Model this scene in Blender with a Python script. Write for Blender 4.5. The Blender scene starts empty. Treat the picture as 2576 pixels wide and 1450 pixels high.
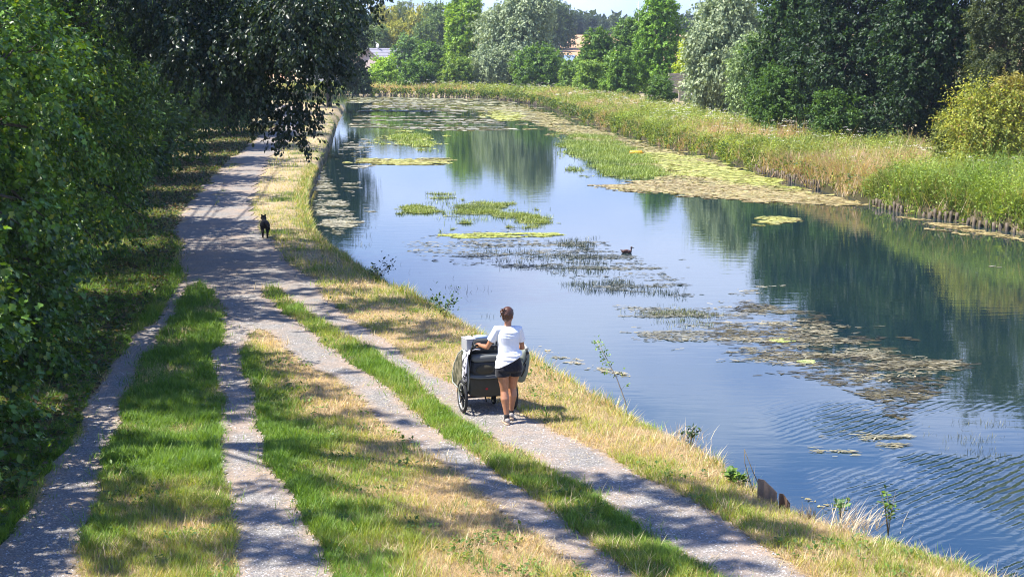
import bpy, bmesh, math, random
import numpy as np
from mathutils import Vector, Matrix

# ------------------------------------------------------------ camera, sky, sun, exposure
scene = bpy.context.scene
COL = scene.collection
R = math.radians
CAM_H = 5.4
FPX = 3735.0                      # focal length in units of a 2576 x 1450 frame
PITCH = math.atan(596.0 / FPX)
cam_d = bpy.data.cameras.new('camera'); cam = bpy.data.objects.new('camera', cam_d); COL.objects.link(cam)
cam.location = (0, 0, CAM_H); cam.rotation_euler = (R(90) - PITCH, 0, 0)
cam_d.sensor_width = 36; cam_d.lens = FPX / 2576 * 36
cam_d.clip_end = 6000; cam_d.clip_start = .1
scene.camera = cam

SUN_EL, SUN_AZ = 58.0, -96.0      # azimuth measured from +Y towards +X
sx = math.cos(R(SUN_EL)) * math.sin(R(SUN_AZ)); sy = math.cos(R(SUN_EL)) * math.cos(R(SUN_AZ)); sz = math.sin(R(SUN_EL))
world = bpy.data.worlds.new('World'); scene.world = world; world.use_nodes = True
wn = world.node_tree; bg = wn.nodes['Background']
sky = wn.nodes.new('ShaderNodeTexSky'); sky.sky_type = 'NISHITA'; sky.sun_disc = False
sky.sun_elevation = R(SUN_EL); sky.sun_rotation = R(SUN_AZ)
sky.air_density = 1.0; sky.dust_density = .25; sky.ozone_density = 3.0
wtc = wn.nodes.new('ShaderNodeTexCoord'); wmp = wn.nodes.new('ShaderNodeMapping'); wmp.inputs['Scale'].default_value = (1, 1, 3.2); wn.links.new(wtc.outputs['Generated'], wmp.inputs[0])
wno = wn.nodes.new('ShaderNodeTexNoise'); wno.inputs['Scale'].default_value = 4.6; wno.inputs['Detail'].default_value = 5; wn.links.new(wmp.outputs[0], wno.inputs[0])   # thin summer cloud
wr = wn.nodes.new('ShaderNodeValToRGB'); wr.color_ramp.elements[0].position = .42; wr.color_ramp.elements[0].color = (0, 0, 0, 1); wr.color_ramp.elements[1].position = .66; wr.color_ramp.elements[1].color = (.9, .9, .9, 1)
wn.links.new(wno.outputs[0], wr.inputs[0])
wt = wn.nodes.new('ShaderNodeMix'); wt.data_type = 'RGBA'; wt.blend_type = 'MULTIPLY'; wt.inputs[0].default_value = 1; wt.inputs[7].default_value = (.60, .80, 1.24, 1); wn.links.new(sky.outputs[0], wt.inputs[6])
wc = wn.nodes.new('ShaderNodeMix'); wc.data_type = 'RGBA'; wc.inputs[7].default_value = (5.7, 6.6, 9.0, 1); wz = wn.nodes.new('ShaderNodeSeparateXYZ'); wn.links.new(wtc.outputs['Generated'], wz.inputs[0])     # the cloud veil lies low over the land
wm = wn.nodes.new('ShaderNodeMapRange'); wm.inputs[1].default_value = .62; wm.inputs[2].default_value = .40; wn.links.new(wz.outputs[2], wm.inputs[0])
wk = wn.nodes.new('ShaderNodeMath'); wk.operation = 'MULTIPLY'; wn.links.new(wr.outputs[0], wk.inputs[0]); wn.links.new(wm.outputs[0], wk.inputs[1]); wn.links.new(wk.outputs[0], wc.inputs[0]); wn.links.new(wt.outputs[2], wc.inputs[6])
wv2 = wn.nodes.new('ShaderNodeMapRange'); wv2.inputs[1].default_value = .30; wv2.inputs[2].default_value = .08; wv2.inputs[4].default_value = .72; wn.links.new(wz.outputs[2], wv2.inputs[0])
wvl = wn.nodes.new('ShaderNodeMix'); wvl.data_type = 'RGBA'; wvl.inputs[7].default_value = (3.1, 4.1, 6.8, 1); wn.links.new(wv2.outputs[0], wvl.inputs[0]); wn.links.new(wt.outputs[2], wvl.inputs[6]); wn.links.new(wvl.outputs[2], wc.inputs[6])   # pale summer haze near the horizon
wn.links.new(wc.outputs[2], bg.inputs[0]); bg.inputs[1].default_value = .095
sun_d = bpy.data.lights.new('sun', 'SUN'); sun = bpy.data.objects.new('sun', sun_d); COL.objects.link(sun)
sun_d.energy = 5.0; sun_d.angle = R(.53); sun_d.color = (1, .95, .87)
sun.rotation_euler = Vector((-sx, -sy, -sz)).to_track_quat('-Z', 'Y').to_euler()
vs = scene.view_settings
scene.display_settings.display_device = 'sRGB'
vs.view_transform = 'Standard'; vs.look = 'None'; vs.gamma = 1; vs.exposure = 1.15
cy = scene.cycles
cy.max_bounces = 8; cy.diffuse_bounces = 3; cy.glossy_bounces = 3; cy.transmission_bounces = 4
cy.volume_bounces = 0; cy.transparent_max_bounces = 8; cy.caustics_reflective = False; cy.caustics_refractive = False
cy.filter_width = 1.05; cy.use_denoising = True; cy.sample_clamp_indirect = 6

rng = np.random.default_rng(11)
random.seed(5)

def at(x, y, z=0.0):
    """ground point seen at picture position (x, y) of the 2576 x 1450 frame, on the level z"""
    dx = (x - 1288) / FPX; dv = -(y - 725) / FPX
    c, s = math.cos(PITCH), math.sin(PITCH)
    dy = c + dv * s; dz = -s + dv * c
    t = (z - CAM_H) / dz
    return (dx * t, dy * t)
def ats(pts, z=0.0): return [at(x, y, z) for x, y in pts]

# ------------------------------------------------------------ object helpers
def tag(o, label=None, cat=None, group=None, kind=None):
    if label: o['label'] = label
    if cat: o['category'] = cat
    if group: o['group'] = group
    if kind: o['kind'] = kind
    return o
def empty(name, loc=(0, 0, 0), rz=0, label=None, cat=None, group=None):
    o = bpy.data.objects.new(name, None); COL.objects.link(o)
    o.location = loc; o.rotation_euler = (0, 0, rz); o.empty_display_size = .2
    return tag(o, label, cat, group)
def link(name, me, mat=None, parent=None):
    o = bpy.data.objects.new(name, me); COL.objects.link(o)
    if mat is not None and not me.materials: me.materials.append(mat)
    if parent: o.parent = parent
    return o
def np_mesh(name, V, F, mat=None, col=None, smooth=False):
    """V (n,3); F = list of int arrays (m,k); col (n,3)"""
    V = np.asarray(V, dtype=np.float32)
    me = bpy.data.meshes.new(name)
    F = [np.asarray(f, dtype=np.int32) for f in (F if isinstance(F, list) else [F]) if len(f)]
    nl = sum(f.size for f in F); npoly = sum(len(f) for f in F)
    me.vertices.add(len(V)); me.vertices.foreach_set('co', V.ravel())
    me.loops.add(nl); me.loops.foreach_set('vertex_index', np.concatenate([f.ravel() for f in F]))
    me.polygons.add(npoly)
    sizes = np.concatenate([np.full(len(f), f.shape[1], dtype=np.int32) for f in F])
    starts = np.concatenate([[0], np.cumsum(sizes)[:-1]]).astype(np.int32)
    me.polygons.foreach_set('loop_start', starts)
    if smooth: me.polygons.foreach_set('use_smooth', np.ones(npoly, dtype=bool))
    me.update(calc_edges=True)
    if col is not None:
        a = me.color_attributes.new('col', 'FLOAT_COLOR', 'POINT')
        c4 = np.ones((len(V), 4), dtype=np.float32); c4[:, :3] = col
        a.data.foreach_set('color', c4.ravel())
    if mat is not None: me.materials.append(mat)
    return me
def unit(a):
    return a / np.maximum(np.linalg.norm(a, axis=-1, keepdims=True), 1e-9)
def scatter(T, F, pos, X, Y, Z, scale, col):
    """copies of template verts T (k,3) at pos (n,3) with axes X,Y,Z (n,3) and per-copy scale (n,) or (n,3)"""
    n, k = len(pos), len(T)
    scale = np.asarray(scale, float)
    if scale.ndim == 1: scale = np.repeat(scale[:, None], 3, 1)
    V = pos[:, None, :] + (T[None, :, 0:1] * scale[:, None, 0:1]) * X[:, None, :] \
        + (T[None, :, 1:2] * scale[:, None, 1:2]) * Y[:, None, :] + (T[None, :, 2:3] * scale[:, None, 2:3]) * Z[:, None, :]
    off = (np.arange(n) * k)[:, None, None]
    FF = [(f[None] + off).reshape(-1, f.shape[1]) for f in F]
    C = np.repeat(col, k, 0)
    return V.reshape(-1, 3), FF, C
def merge(parts):
    Vs, Fs, Cs, o = [], {}, [], 0
    for V, F, C in parts:
        Vs.append(V); Cs.append(C)
        for f in F: Fs.setdefault(f.shape[1], []).append(f + o)
        o += len(V)
    return np.concatenate(Vs), [np.concatenate(v) for v in Fs.values()], np.concatenate(Cs)

# value noise on numpy arrays
_perm = np.random.default_rng(3).random((256, 256))
def vnoise(x, y, s=1.0, seed=0):
    x = np.asarray(x) / s + seed * 17.31; y = np.asarray(y) / s + seed * 9.77
    xi, yi = np.floor(x).astype(int), np.floor(y).astype(int); fx, fy = x - xi, y - yi
    fx = fx * fx * (3 - 2 * fx); fy = fy * fy * (3 - 2 * fy)
    g = lambda a, b: _perm[a & 255, b & 255]
    return (g(xi, yi) * (1 - fx) + g(xi + 1, yi) * fx) * (1 - fy) + (g(xi, yi + 1) * (1 - fx) + g(xi + 1, yi + 1) * fx) * fy
def fnoise(x, y, s=1.0, seed=0, o=3):
    r = 0; a = .5; t = 0
    for k in range(o): r = r + a * vnoise(x, y, s / 2 ** k, seed + k * 3); t += a; a *= .55
    return r / t
def inpoly(px, py, poly):
    P = np.asarray(poly); n = len(P); c = np.zeros(np.shape(px), bool)
    j = n - 1
    for i in range(n):
        xi, yi = P[i]; xj, yj = P[j]
        m = ((yi > py) != (yj > py))
        with np.errstate(divide='ignore', invalid='ignore'):
            xx = (xj - xi) * (py - yi) / ((yj - yi) if yj != yi else 1e-12) + xi
        c ^= m & (px < xx); j = i
    return c
def pdist(px, py, line):
    """distance to a polyline"""
    d = np.full(np.shape(px), 1e9)
    for (x0, y0), (x1, y1) in zip(line[:-1], line[1:]):
        vx, vy = x1 - x0, y1 - y0; L = vx * vx + vy * vy + 1e-12
        t = np.clip(((px - x0) * vx + (py - y0) * vy) / L, 0, 1)
        d = np.minimum(d, np.hypot(px - x0 - t * vx, py - y0 - t * vy))
    return d
def resample(line, step):
    out = [line[0]]
    for (x0, y0), (x1, y1) in zip(line[:-1], line[1:]):
        L = math.hypot(x1 - x0, y1 - y0); n = max(1, int(L / step))
        for k in range(1, n + 1): out.append((x0 + (x1 - x0) * k / n, y0 + (y1 - y0) * k / n))
    return out
def smooth_line(line, it=2):
    for _ in range(it):                      # Chaikin
        q = [line[0]]
        for a, b in zip(line[:-1], line[1:]):
            q.append((a[0] * .75 + b[0] * .25, a[1] * .75 + b[1] * .25)); q.append((a[0] * .25 + b[0] * .75, a[1] * .25 + b[1] * .75))
        q.append(line[-1]); line = q
    return line

# ------------------------------------------------------------ materials
def nodes(name):
    m = bpy.data.materials.new(name); m.use_nodes = True
    nt = m.node_tree; return m, nt, nt.nodes['Principled BSDF'], nt.nodes['Material Output']
def N(nt, t, **kw):
    n = nt.nodes.new(t)
    for k, v in kw.items(): setattr(n, k, v)
    return n
def noise_node(nt, scale, detail=3, rough=.55, vec=None, dist=0):
    n = N(nt, 'ShaderNodeTexNoise'); n.inputs['Scale'].default_value = scale; n.inputs['Detail'].default_value = detail
    n.inputs['Roughness'].default_value = rough; n.inputs['Distortion'].default_value = dist
    if vec is not None: nt.links.new(vec, n.inputs['Vector'])
    return n
def ramp(nt, fac, stops):
    r = N(nt, 'ShaderNodeValToRGB'); e = r.color_ramp.elements
    while len(e) < len(stops): e.new(.5)
    for i, (p, c) in enumerate(stops): e[i].position = p; e[i].color = (*c, 1) if len(c) == 3 else c
    nt.links.new(fac, r.inputs[0]); return r.outputs[0]
def mixc(nt, fac, a, b, mode='MIX'):
    m = N(nt, 'ShaderNodeMix', data_type='RGBA', blend_type=mode)
    for s, v in ((0, fac), (6, a), (7, b)):
        if hasattr(v, 'links'): nt.links.new(v, m.inputs[s])
        elif isinstance(v, (int, float)): m.inputs[s].default_value = v
        else: m.inputs[s].default_value = (*v, 1)
    return m.outputs[2]
def bump(nt, b, h, strength, dist):
    n = N(nt, 'ShaderNodeBump'); n.inputs['Strength'].default_value = strength; n.inputs['Distance'].default_value = dist
    nt.links.new(h, n.inputs['Height']); nt.links.new(n.outputs[0], b.inputs['Normal'])
def pos(nt): return N(nt, 'ShaderNodeNewGeometry').outputs['Position']
def simple(name, c, rough=.6, metal=0, var=.25, scale=20, bmp=0, spec=.5, coat=0):
    m, nt, b, o = nodes(name)
    tc = N(nt, 'ShaderNodeTexCoord').outputs['Object']
    n = noise_node(nt, scale, 4, .6, tc)
    col = ramp(nt, n.outputs[0], [(.25, tuple(x * (1 - var) for x in c)), (.75, tuple(min(1, x * (1 + var)) for x in c))])
    nt.links.new(col, b.inputs['Base Color']); b.inputs['Roughness'].default_value = rough; b.inputs['Metallic'].default_value = metal
    b.inputs['Specular IOR Level'].default_value = spec; b.inputs['Coat Weight'].default_value = coat
    if bmp: bump(nt, b, n.outputs[0], .6, bmp)
    return m
def leafmat(name, rough=.5, trans=.35, spec=.4, warm=(1.5, 1.35, .35)):
    """colour from the mesh's own per-leaf colours, thin translucent sheet"""
    m, nt, b, o = nodes(name)
    a = N(nt, 'ShaderNodeAttribute', attribute_name='col')
    g = N(nt, 'ShaderNodeNewGeometry')
    v = ramp(nt, g.outputs['Random Per Island'], [(0, (.62, .66, .62)), (1, (1.4, 1.32, 1.2))])
    c = mixc(nt, 1.0, a.outputs[0], v, 'MULTIPLY')
    nt.links.new(c, b.inputs['Base Color']); b.inputs['Roughness'].default_value = rough
    b.inputs['Specular IOR Level'].default_value = spec
    t = N(nt, 'ShaderNodeBsdfTranslucent'); nt.links.new(mixc(nt, 1.0, c, warm, 'MULTIPLY'), t.inputs[0])
    mx = N(nt, 'ShaderNodeMixShader'); mx.inputs[0].default_value = trans
    nt.links.new(b.outputs[0], mx.inputs[1]); nt.links.new(t.outputs[0], mx.inputs[2]); nt.links.new(mx.outputs[0], o.inputs['Surface'])
    return m
M_LEAF = leafmat('leaf')
M_LEAF_GLOSS = leafmat('glossy_leaf', .38, .3, .55)
M_WILLOW = leafmat('willow_leaf', .55, .25, .35, (1.2, 1.25, .6))
M_GRASS = leafmat('grass', .5, .4, .35, (1.4, 1.25, .4))
M_STRAW = leafmat('straw', .7, .25, .2, (1.1, 1.0, .8))
M_WEED = leafmat('water_weed', .45, .15, .45, (1.2, 1.2, .5))

def bark(name, c1, c2):
    m, nt, b, o = nodes(name)
    tc = N(nt, 'ShaderNodeTexCoord').outputs['Object']
    mp = N(nt, 'ShaderNodeMapping'); mp.inputs['Scale'].default_value = (6, 6, 1.2); nt.links.new(tc, mp.inputs[0])
    n = noise_node(nt, 2.5, 6, .65, mp.outputs[0], .4)
    nt.links.new(ramp(nt, n.outputs[0], [(.3, c1), (.7, c2)]), b.inputs['Base Color']); b.inputs['Roughness'].default_value = .9
    bump(nt, b, n.outputs[0], .8, .03)
    return m
M_BARK = bark('bark', (.035, .028, .02), (.13, .105, .08))
M_STEM = bark('stem', (.12, .09, .05), (.3, .24, .14))

# ------------------------------------------------------------ bmesh shapes
def tube(bm, pts, radii, seg=8, flat=1.0):
    """tapered tube along pts, closed ends"""
    pts = [Vector(p) for p in pts]; rings = []
    if isinstance(radii, (int, float)): radii = [radii] * len(pts)
    up = Vector((0, 0, 1)); prev = None
    for i, p in enumerate(pts):
        d = (pts[min(i + 1, len(pts) - 1)] - pts[max(i - 1, 0)]).normalized()
        if prev is None:
            a = d.orthogonal().normalized() if abs(d.dot(up)) > .95 else up.cross(d).normalized()
        else:
            a = (prev - d * prev.dot(d)).normalized()
        prev = a; b = d.cross(a)
        rings.append([bm.verts.new(p + (a * math.cos(t) + b * math.sin(t) * flat) * radii[i]) for t in [2 * math.pi * k / seg for k in range(seg)]])
    for r0, r1 in zip(rings[:-1], rings[1:]):
        for k in range(seg): bm.faces.new((r0[k], r0[(k + 1) % seg], r1[(k + 1) % seg], r1[k]))
    bm.faces.new(list(reversed(rings[0]))); bm.faces.new(rings[-1])
def box(bm, c, s, rot=None):
    r = bmesh.ops.create_cube(bm, size=1)
    M = Matrix.Translation(c) @ (rot.to_4x4() if rot is not None else Matrix.Identity(4)) @ Matrix.Diagonal((*s, 1))
    bmesh.ops.transform(bm, matrix=M, verts=r['verts']); return r['verts']
def ball(bm, c, r, sc=(1, 1, 1), rot=None, u=14, v=10):
    q = bmesh.ops.create_uvsphere(bm, u_segments=u, v_segments=v, radius=r)
    M = Matrix.Translation(c) @ (rot.to_4x4() if rot is not None else Matrix.Identity(4)) @ Matrix.Diagonal((*sc, 1))
    bmesh.ops.transform(bm, matrix=M, verts=q['verts']); return q['verts']
def loft(bm, rings):
    """rings: list of lists of points, same count, closed loops, capped"""
    vr = [[bm.verts.new(p) for p in r] for r in rings]; n = len(vr[0])
    for a, b in zip(vr[:-1], vr[1:]):
        for k in range(n): bm.faces.new((a[k], a[(k + 1) % n], b[(k + 1) % n], b[k]))
    bm.faces.new(list(reversed(vr[0]))); bm.faces.new(vr[-1])
def ering(c, rx, ry, n=16, tilt=0, tx=0):
    """ellipse ring round c in the horizontal plane, raised to the front by tilt, to the right by tx"""
    return [Vector((c[0] + rx * math.cos(t), c[1] + ry * math.sin(t), c[2] + ry * math.sin(t) * tilt + rx * math.cos(t) * tx)) for t in [2 * math.pi * k / n for k in range(n)]]
def limb(bm, pts, radii, seg=12):
    """tube with round ends for bodies"""
    tube(bm, pts, radii, seg)
    ball(bm, pts[0], radii[0] * .98); ball(bm, pts[-1], radii[-1] * .98)
    for p, r in zip(pts[1:-1], radii[1:-1]): ball(bm, p, r * .985)
def done(name, bm, mat, parent=None, smooth=True, bevel=0):
    bmesh.ops.recalc_face_normals(bm, faces=bm.faces)
    me = bpy.data.meshes.new(name); bm.to_mesh(me); bm.free()
    if smooth:
        for p in me.polygons: p.use_smooth = True
    o = link(name, me, mat, parent)
    if bevel:
        b = o.modifiers.new('bevel', 'BEVEL'); b.width = bevel; b.segments = 2; b.limit_method = 'ANGLE'
        for p in me.polygons: p.use_smooth = False
    return o
def fuse(name, bm, mat, parent=None, voxel=.006, smooth_it=4, fn=None):
    """weld overlapping solids into one continuous skin"""
    bmesh.ops.recalc_face_normals(bm, faces=bm.faces)
    me = bpy.data.meshes.new(name); bm.to_mesh(me); bm.free()
    o = bpy.data.objects.new(name, me); COL.objects.link(o)
    r = o.modifiers.new('r', 'REMESH'); r.mode = 'VOXEL'; r.voxel_size = voxel
    s = o.modifiers.new('s', 'SMOOTH'); s.factor = .5; s.iterations = smooth_it
    dg = bpy.context.evaluated_depsgraph_get(); dg.update()
    new = bpy.data.meshes.new_from_object(o.evaluated_get(dg))
    o.modifiers.clear(); o.data = new; bpy.data.meshes.remove(me)
    new.materials.clear(); new.materials.append(mat)
    n = len(new.vertices); V = np.empty(n * 3, dtype=np.float32); new.vertices.foreach_get('co', V); V = V.reshape(-1, 3)
    if fn is not None:
        V = fn(V).astype(np.float32); new.vertices.foreach_set('co', V.ravel()); new.update()
    new.polygons.foreach_set('use_smooth', np.ones(len(new.polygons), dtype=bool))
    o.name = name; o.parent = parent
    return o
# ------------------------------------------------------------ layout (picture positions put on the ground)
WZ = -.5
left_water = ats([(862, 262), (845, 300), (828, 350), (806, 400), (772, 470), (776, 540), (806, 590), (872, 640), (952, 690), (1052, 742), (1150, 790), (1225, 840), (1322, 882), (1402, 922), (1500, 985), (1600, 1047), (1700, 1090), (1775, 1125), (1880, 1205), (1962, 1262), (2060, 1300), (2200, 1342), (2310, 1372), (2410, 1410), (2520, 1450), (2640, 1520)], -.05)
left_water = smooth_line(left_water, 1)
x9, y9 = left_water[-1]
left_water += [(x9 + 2.2, y9 - 3), (x9 + 3.2, y9 - 8), (x9 + 3.6, -30)]
right_water = ats([(850, 238), (930, 239), (1000, 240), (1100, 243), (1200, 247), (1290, 253), (1380, 270), (1450, 298), (1530, 325), (1600, 345), (1680, 370), (1750, 385), (1820, 400), (1900, 430), (1990, 455), (2060, 475), (2150, 500), (2250, 530), (2350, 547), (2450, 566), (2576, 587)], WZ)
right_water = smooth_line(right_water, 1)
right_water = [(-150, 214), (-80, 211), (-40, 206)] + right_water + [(19.5, 40), (23.5, 28), (27, 10), (29, -30)]
x0, y0 = left_water[0]
left_water = [(-150, 190), (-80, 187), (-45, 180), (-27, 170)] + left_water
canal = right_water + left_water[::-1]
LW, RW = np.array(left_water), np.array(right_water)

T1L = [(443, 580), (450, 640), (460, 700), (430, 755), (395, 810), (350, 840), (300, 900), (250, 950), (215, 1010), (205, 1060), (170, 1130), (130, 1190), (90, 1250), (40, 1330), (-20, 1400), (-120, 1500)]
T1R = [(478, 722), (450, 770), (410, 850), (360, 900), (335, 960), (315, 1000), (300, 1060), (280, 1120), (262, 1180), (255, 1230), (230, 1300), (200, 1400), (180, 1500)]
A_R = [(510, 712), (545, 740), (570, 790), (560, 840), (540, 890), (537, 940), (550, 1000), (555, 1060), (560, 1120), (565, 1200), (570, 1280), (585, 1360), (600, 1500)]
B_L = [(640, 826), (612, 870), (615, 920), (625, 980), (640, 1020), (660, 1080), (680, 1140), (700, 1190), (740, 1240), (760, 1300), (800, 1370), (880, 1500)]
B_R = [(640, 826), (662, 832), (700, 860), (760, 910), (850, 965), (900, 1010), (960, 1060), (1030, 1110), (1100, 1160), (1200, 1230), (1290, 1300), (1380, 1370), (1450, 1420), (1540, 1500)]
C_L = [(665, 720), (680, 750), (720, 790), (780, 830), (840, 880), (900, 930), (960, 970), (1040, 1040), (1100, 1090), (1180, 1130), (1250, 1190), (1330, 1240), (1400, 1290), (1480, 1350), (1560, 1410), (1660, 1500)]
C_R = [(665, 720), (700, 722), (760, 770), (830, 820), (900, 860), (960, 900), (1030, 960), (1090, 1010), (1150, 1060), (1230, 1105), (1300, 1132), (1380, 1180), (1450, 1215), (1530, 1270), (1600, 1320), (1700, 1380), (1800, 1440), (1890, 1500)]
D_L = [(770, 690), (830, 755), (900, 810), (960, 850), (1010, 890), (1060, 930), (1130, 970), (1200, 1000), (1280, 1030), (1350, 1060), (1400, 1090), (1480, 1125), (1560, 1170), (1640, 1210), (1720, 1250), (1800, 1300), (1900, 1360), (2000, 1420), (2110, 1500)]
FARL = [(690, 318), (640, 350), (600, 385), (560, 420), (520, 460), (480, 505), (455, 540), (443, 580)]
FARR = [(762, 318), (740, 345), (712, 375), (683, 400), (655, 450), (640, 500), (650, 550), (665, 590), (705, 640), (770, 690)]
mid_grass = [(560, 450), (590, 425), (610, 400), (600, 400), (575, 425), (552, 455), (545, 500), (548, 530), (555, 500)]
g = lambda p: smooth_line(ats(p, 0), 1)
far_ext_L = [(-34, 165), (-24.5, 150), (-20.2, 128)]; far_ext_R = [(-30, 163), (-21.5, 150), (-17.2, 128)]
path_outer = far_ext_L + g(FARL) + g(T1L)[1:] + (far_ext_R + g(FARR) + g(D_L)[1:])[::-1]
strip_A = g(T1R)[::1] + g(A_R)[::-1]
strip_B = g(B_L) + g(B_R)[::-1]
strip_C = g(C_L) + g(C_R)[::-1]
strip_M = g(mid_grass)
def wob(x, y):
    """ragged edges for every grass border"""
    a = .32 * np.clip(np.asarray(y) / 22, .7, 1.8)
    n1 = fnoise(x, y, 1.7, 1, 2) - .5; n2 = fnoise(x, y, .21, 5, 3) - .5; n3 = fnoise(x, y, 1.9, 7, 2) - .5; n4 = fnoise(x, y, .24, 9, 3) - .5
    return x + a * (.75 * n1 + .5 * n2), y + a * (.75 * n3 + .5 * n4)
def on_gravel(x, y):
    wx, wy = wob(x, y)
    r = inpoly(wx, wy, path_outer) & ~inpoly(wx, wy, strip_A) & ~inpoly(wx, wy, strip_B) & ~inpoly(wx, wy, strip_C)
    return r & ~(inpoly(wx, wy, strip_M) & (fnoise(x, y, .5, 8, 2) > .42))
def water_depth(x, y):
    """positive inside the canal: metres from the bank"""
    d = np.minimum(pdist(x, y, left_water), pdist(x, y, right_water))
    return np.where(inpoly(x, y, canal), d, -d)
def ragged(x, y): return .16 * (fnoise(x, y, .7, 21, 2) - .5)
def height(x, y, inn=None):
    d = water_depth(x, y) if inn is None else inn
    d = d + ragged(x, y)
    right = (pdist(x, y, right_water) < pdist(x, y, left_water)) & (y > 12)
    z = .05 * (fnoise(x, y, 2.0, 2) - .5)
    z = z + np.where(right & (d < 0), np.clip(-d / 2.5, 0, 1) * .25, 0)
    z = z - np.where(~right & (d < 0), np.clip(1 + d / .9, 0, 1) ** 2 * .12, 0)
    z = np.where(d > 0, -.12 - np.clip(d / .25, 0, 1) * 1.3, z)
    r = np.hypot(x, y)
    z = z + np.clip((y - 250) / 250, 0, 1) * 10.5 + np.clip((y - 500) / 900, 0, 1) * 12
    return z
def greenness(x, y):
    """0 straw .. 1 lush, from where the grass grows"""
    g0 = np.full(np.shape(x), .42)
    wx, wy = wob(x, y)
    a, b, c = inpoly(wx, wy, strip_A), inpoly(wx, wy, strip_B), inpoly(wx, wy, strip_C)
    g0 = np.where(a, .92 - .5 * np.clip((19 - y) / 3.5, 0, 1), g0)
    dl = pdist(x, y, g(B_L)); dr = pdist(x, y, g(B_R))
    g0 = np.where(b, np.clip(.92 - .95 * dl / (dl + dr + .01) - .2 * np.clip((18 - y) / 3, 0, 1), .12, 1), g0)
    g0 = np.where(c, .66 + .12 * np.clip((17.5 - y) / 2, 0, 1), g0)
    leftside = ~inpoly(x, y, path_outer) & (x < np.interp(y, [13, 17, 22, 35, 45, 60, 90, 120], [-4.6, -5.2, -5.8, -7.2, -8, -9.5, -13, -16]))
    g0 = np.where(leftside, .72 - .35 * np.clip((y - 38) / 15, 0, 1), g0)
    bank = ~leftside & ~a & ~b & ~c
    dL = pdist(x, y, left_water)
    g0 = np.where(bank, .13 + .26 * np.clip((y - 24) / 12, 0, 1) + .10 * np.clip(1 - dL / .5, 0, 1), g0)
    g0 = g0 + 1.05 * (fnoise(x, y, 1.1, 31, 3) - .5) + .35 * (fnoise(x, y, .3, 41, 2) - .5)
    return np.clip(g0, 0, 1)

# ------------------------------------------------------------ ground
def axis(segs):
    out = []
    for a, b, s in segs: out += list(np.arange(a, b, s))
    return np.array(out + [segs[-1][1]])
X = axis([(-900, -400, 100), (-400, -100, 25), (-100, -40, 5), (-40, -14, .8), (-14, 6, .16), (6, 34, .5), (34, 100, 5), (100, 400, 25), (400, 900, 100)])
Y = axis([(-60, 5, 5), (5, 13, .4), (13, 34, .16), (34, 70, .3), (70, 216, .9), (216, 300, 6), (300, 1000, 35)])
GX, GY = np.meshgrid(X, Y)
fx, fy = GX.ravel(), GY.ravel()
zz = height(fx, fy)
gg = greenness(fx, fy)
far = (fy > 216)
# farmland beyond the trees: stubble field on the rise
field = far & (fy > 262)
V = np.stack([fx, fy, zz], 1)
nx, ny = len(X), len(Y)
i = np.arange(nx - 1)[None, :] + (np.arange(ny - 1) * nx)[:, None]
F = np.stack([i, i + 1, i + nx + 1, i + nx], -1).reshape(-1, 4)
col = np.zeros((len(V), 3)); col[:, 0] = gg; col[:, 1] = field * 1.0
col[:, 2] = np.clip(water_depth(fx, fy) * 3 + np.where((fx > np.interp(fy, [0, 60, 200], [9, 2, -6])), 1.2, .2), 0, 1)
m, nt, b, o = nodes('ground'); M_GROUND = m
a = N(nt, 'ShaderNodeAttribute', attribute_name='col'); sep = N(nt, 'ShaderNodeSeparateColor'); nt.links.new(a.outputs[0], sep.inputs[0])
P = pos(nt)
n1 = noise_node(nt, 9, 6, .7, P); n2 = noise_node(nt, 55, 4, .7, P); n3 = noise_node(nt, 1.2, 3, .6, P)
straw = ramp(nt, n1.outputs[0], [(.25, (.17, .13, .08)), (.5, (.44, .35, .22)), (.75, (.64, .53, .35))])
green = ramp(nt, n1.outputs[0], [(.25, (.03, .055, .012)), (.55, (.075, .12, .025)), (.8, (.14, .18, .05))])
mm = N(nt, 'ShaderNodeMath', operation='ADD'); nt.links.new(sep.outputs[0], mm.inputs[0]); 
m2 = N(nt, 'ShaderNodeMath', operation='MULTIPLY_ADD'); nt.links.new(n2.outputs[0], m2.inputs[0]); m2.inputs[1].default_value = .7; m2.inputs[2].default_value = -.35
nt.links.new(m2.outputs[0], mm.inputs[1])
base = mixc(nt, ramp(nt, mm.outputs[0], [(.35, (0, 0, 0)), (.65, (1, 1, 1))]), straw, green)
soil = ramp(nt, n3.outputs[0], [(.45, (0, 0, 0)), (.75, (.5, .5, .5))])
base = mixc(nt, soil, base, (.16, .115, .075))
fieldc = ramp(nt, n3.outputs[0], [(.3, (.42, .25, .14)), (.7, (.5, .33, .19))])
base = mixc(nt, sep.outputs[1], base, fieldc)
base = mixc(nt, sep.outputs[2], base, (.05, .045, .02))
nt.links.new(base, b.inputs['Base Color']); b.inputs['Roughness'].default_value = .95; b.inputs['Specular IOR Level'].default_value = .15
bump(nt, b, n2.outputs[0], .6, .03)
ground = link('ground', np_mesh('ground', V, F, M_GROUND, col, True)); tag(ground, kind='structure')

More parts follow.
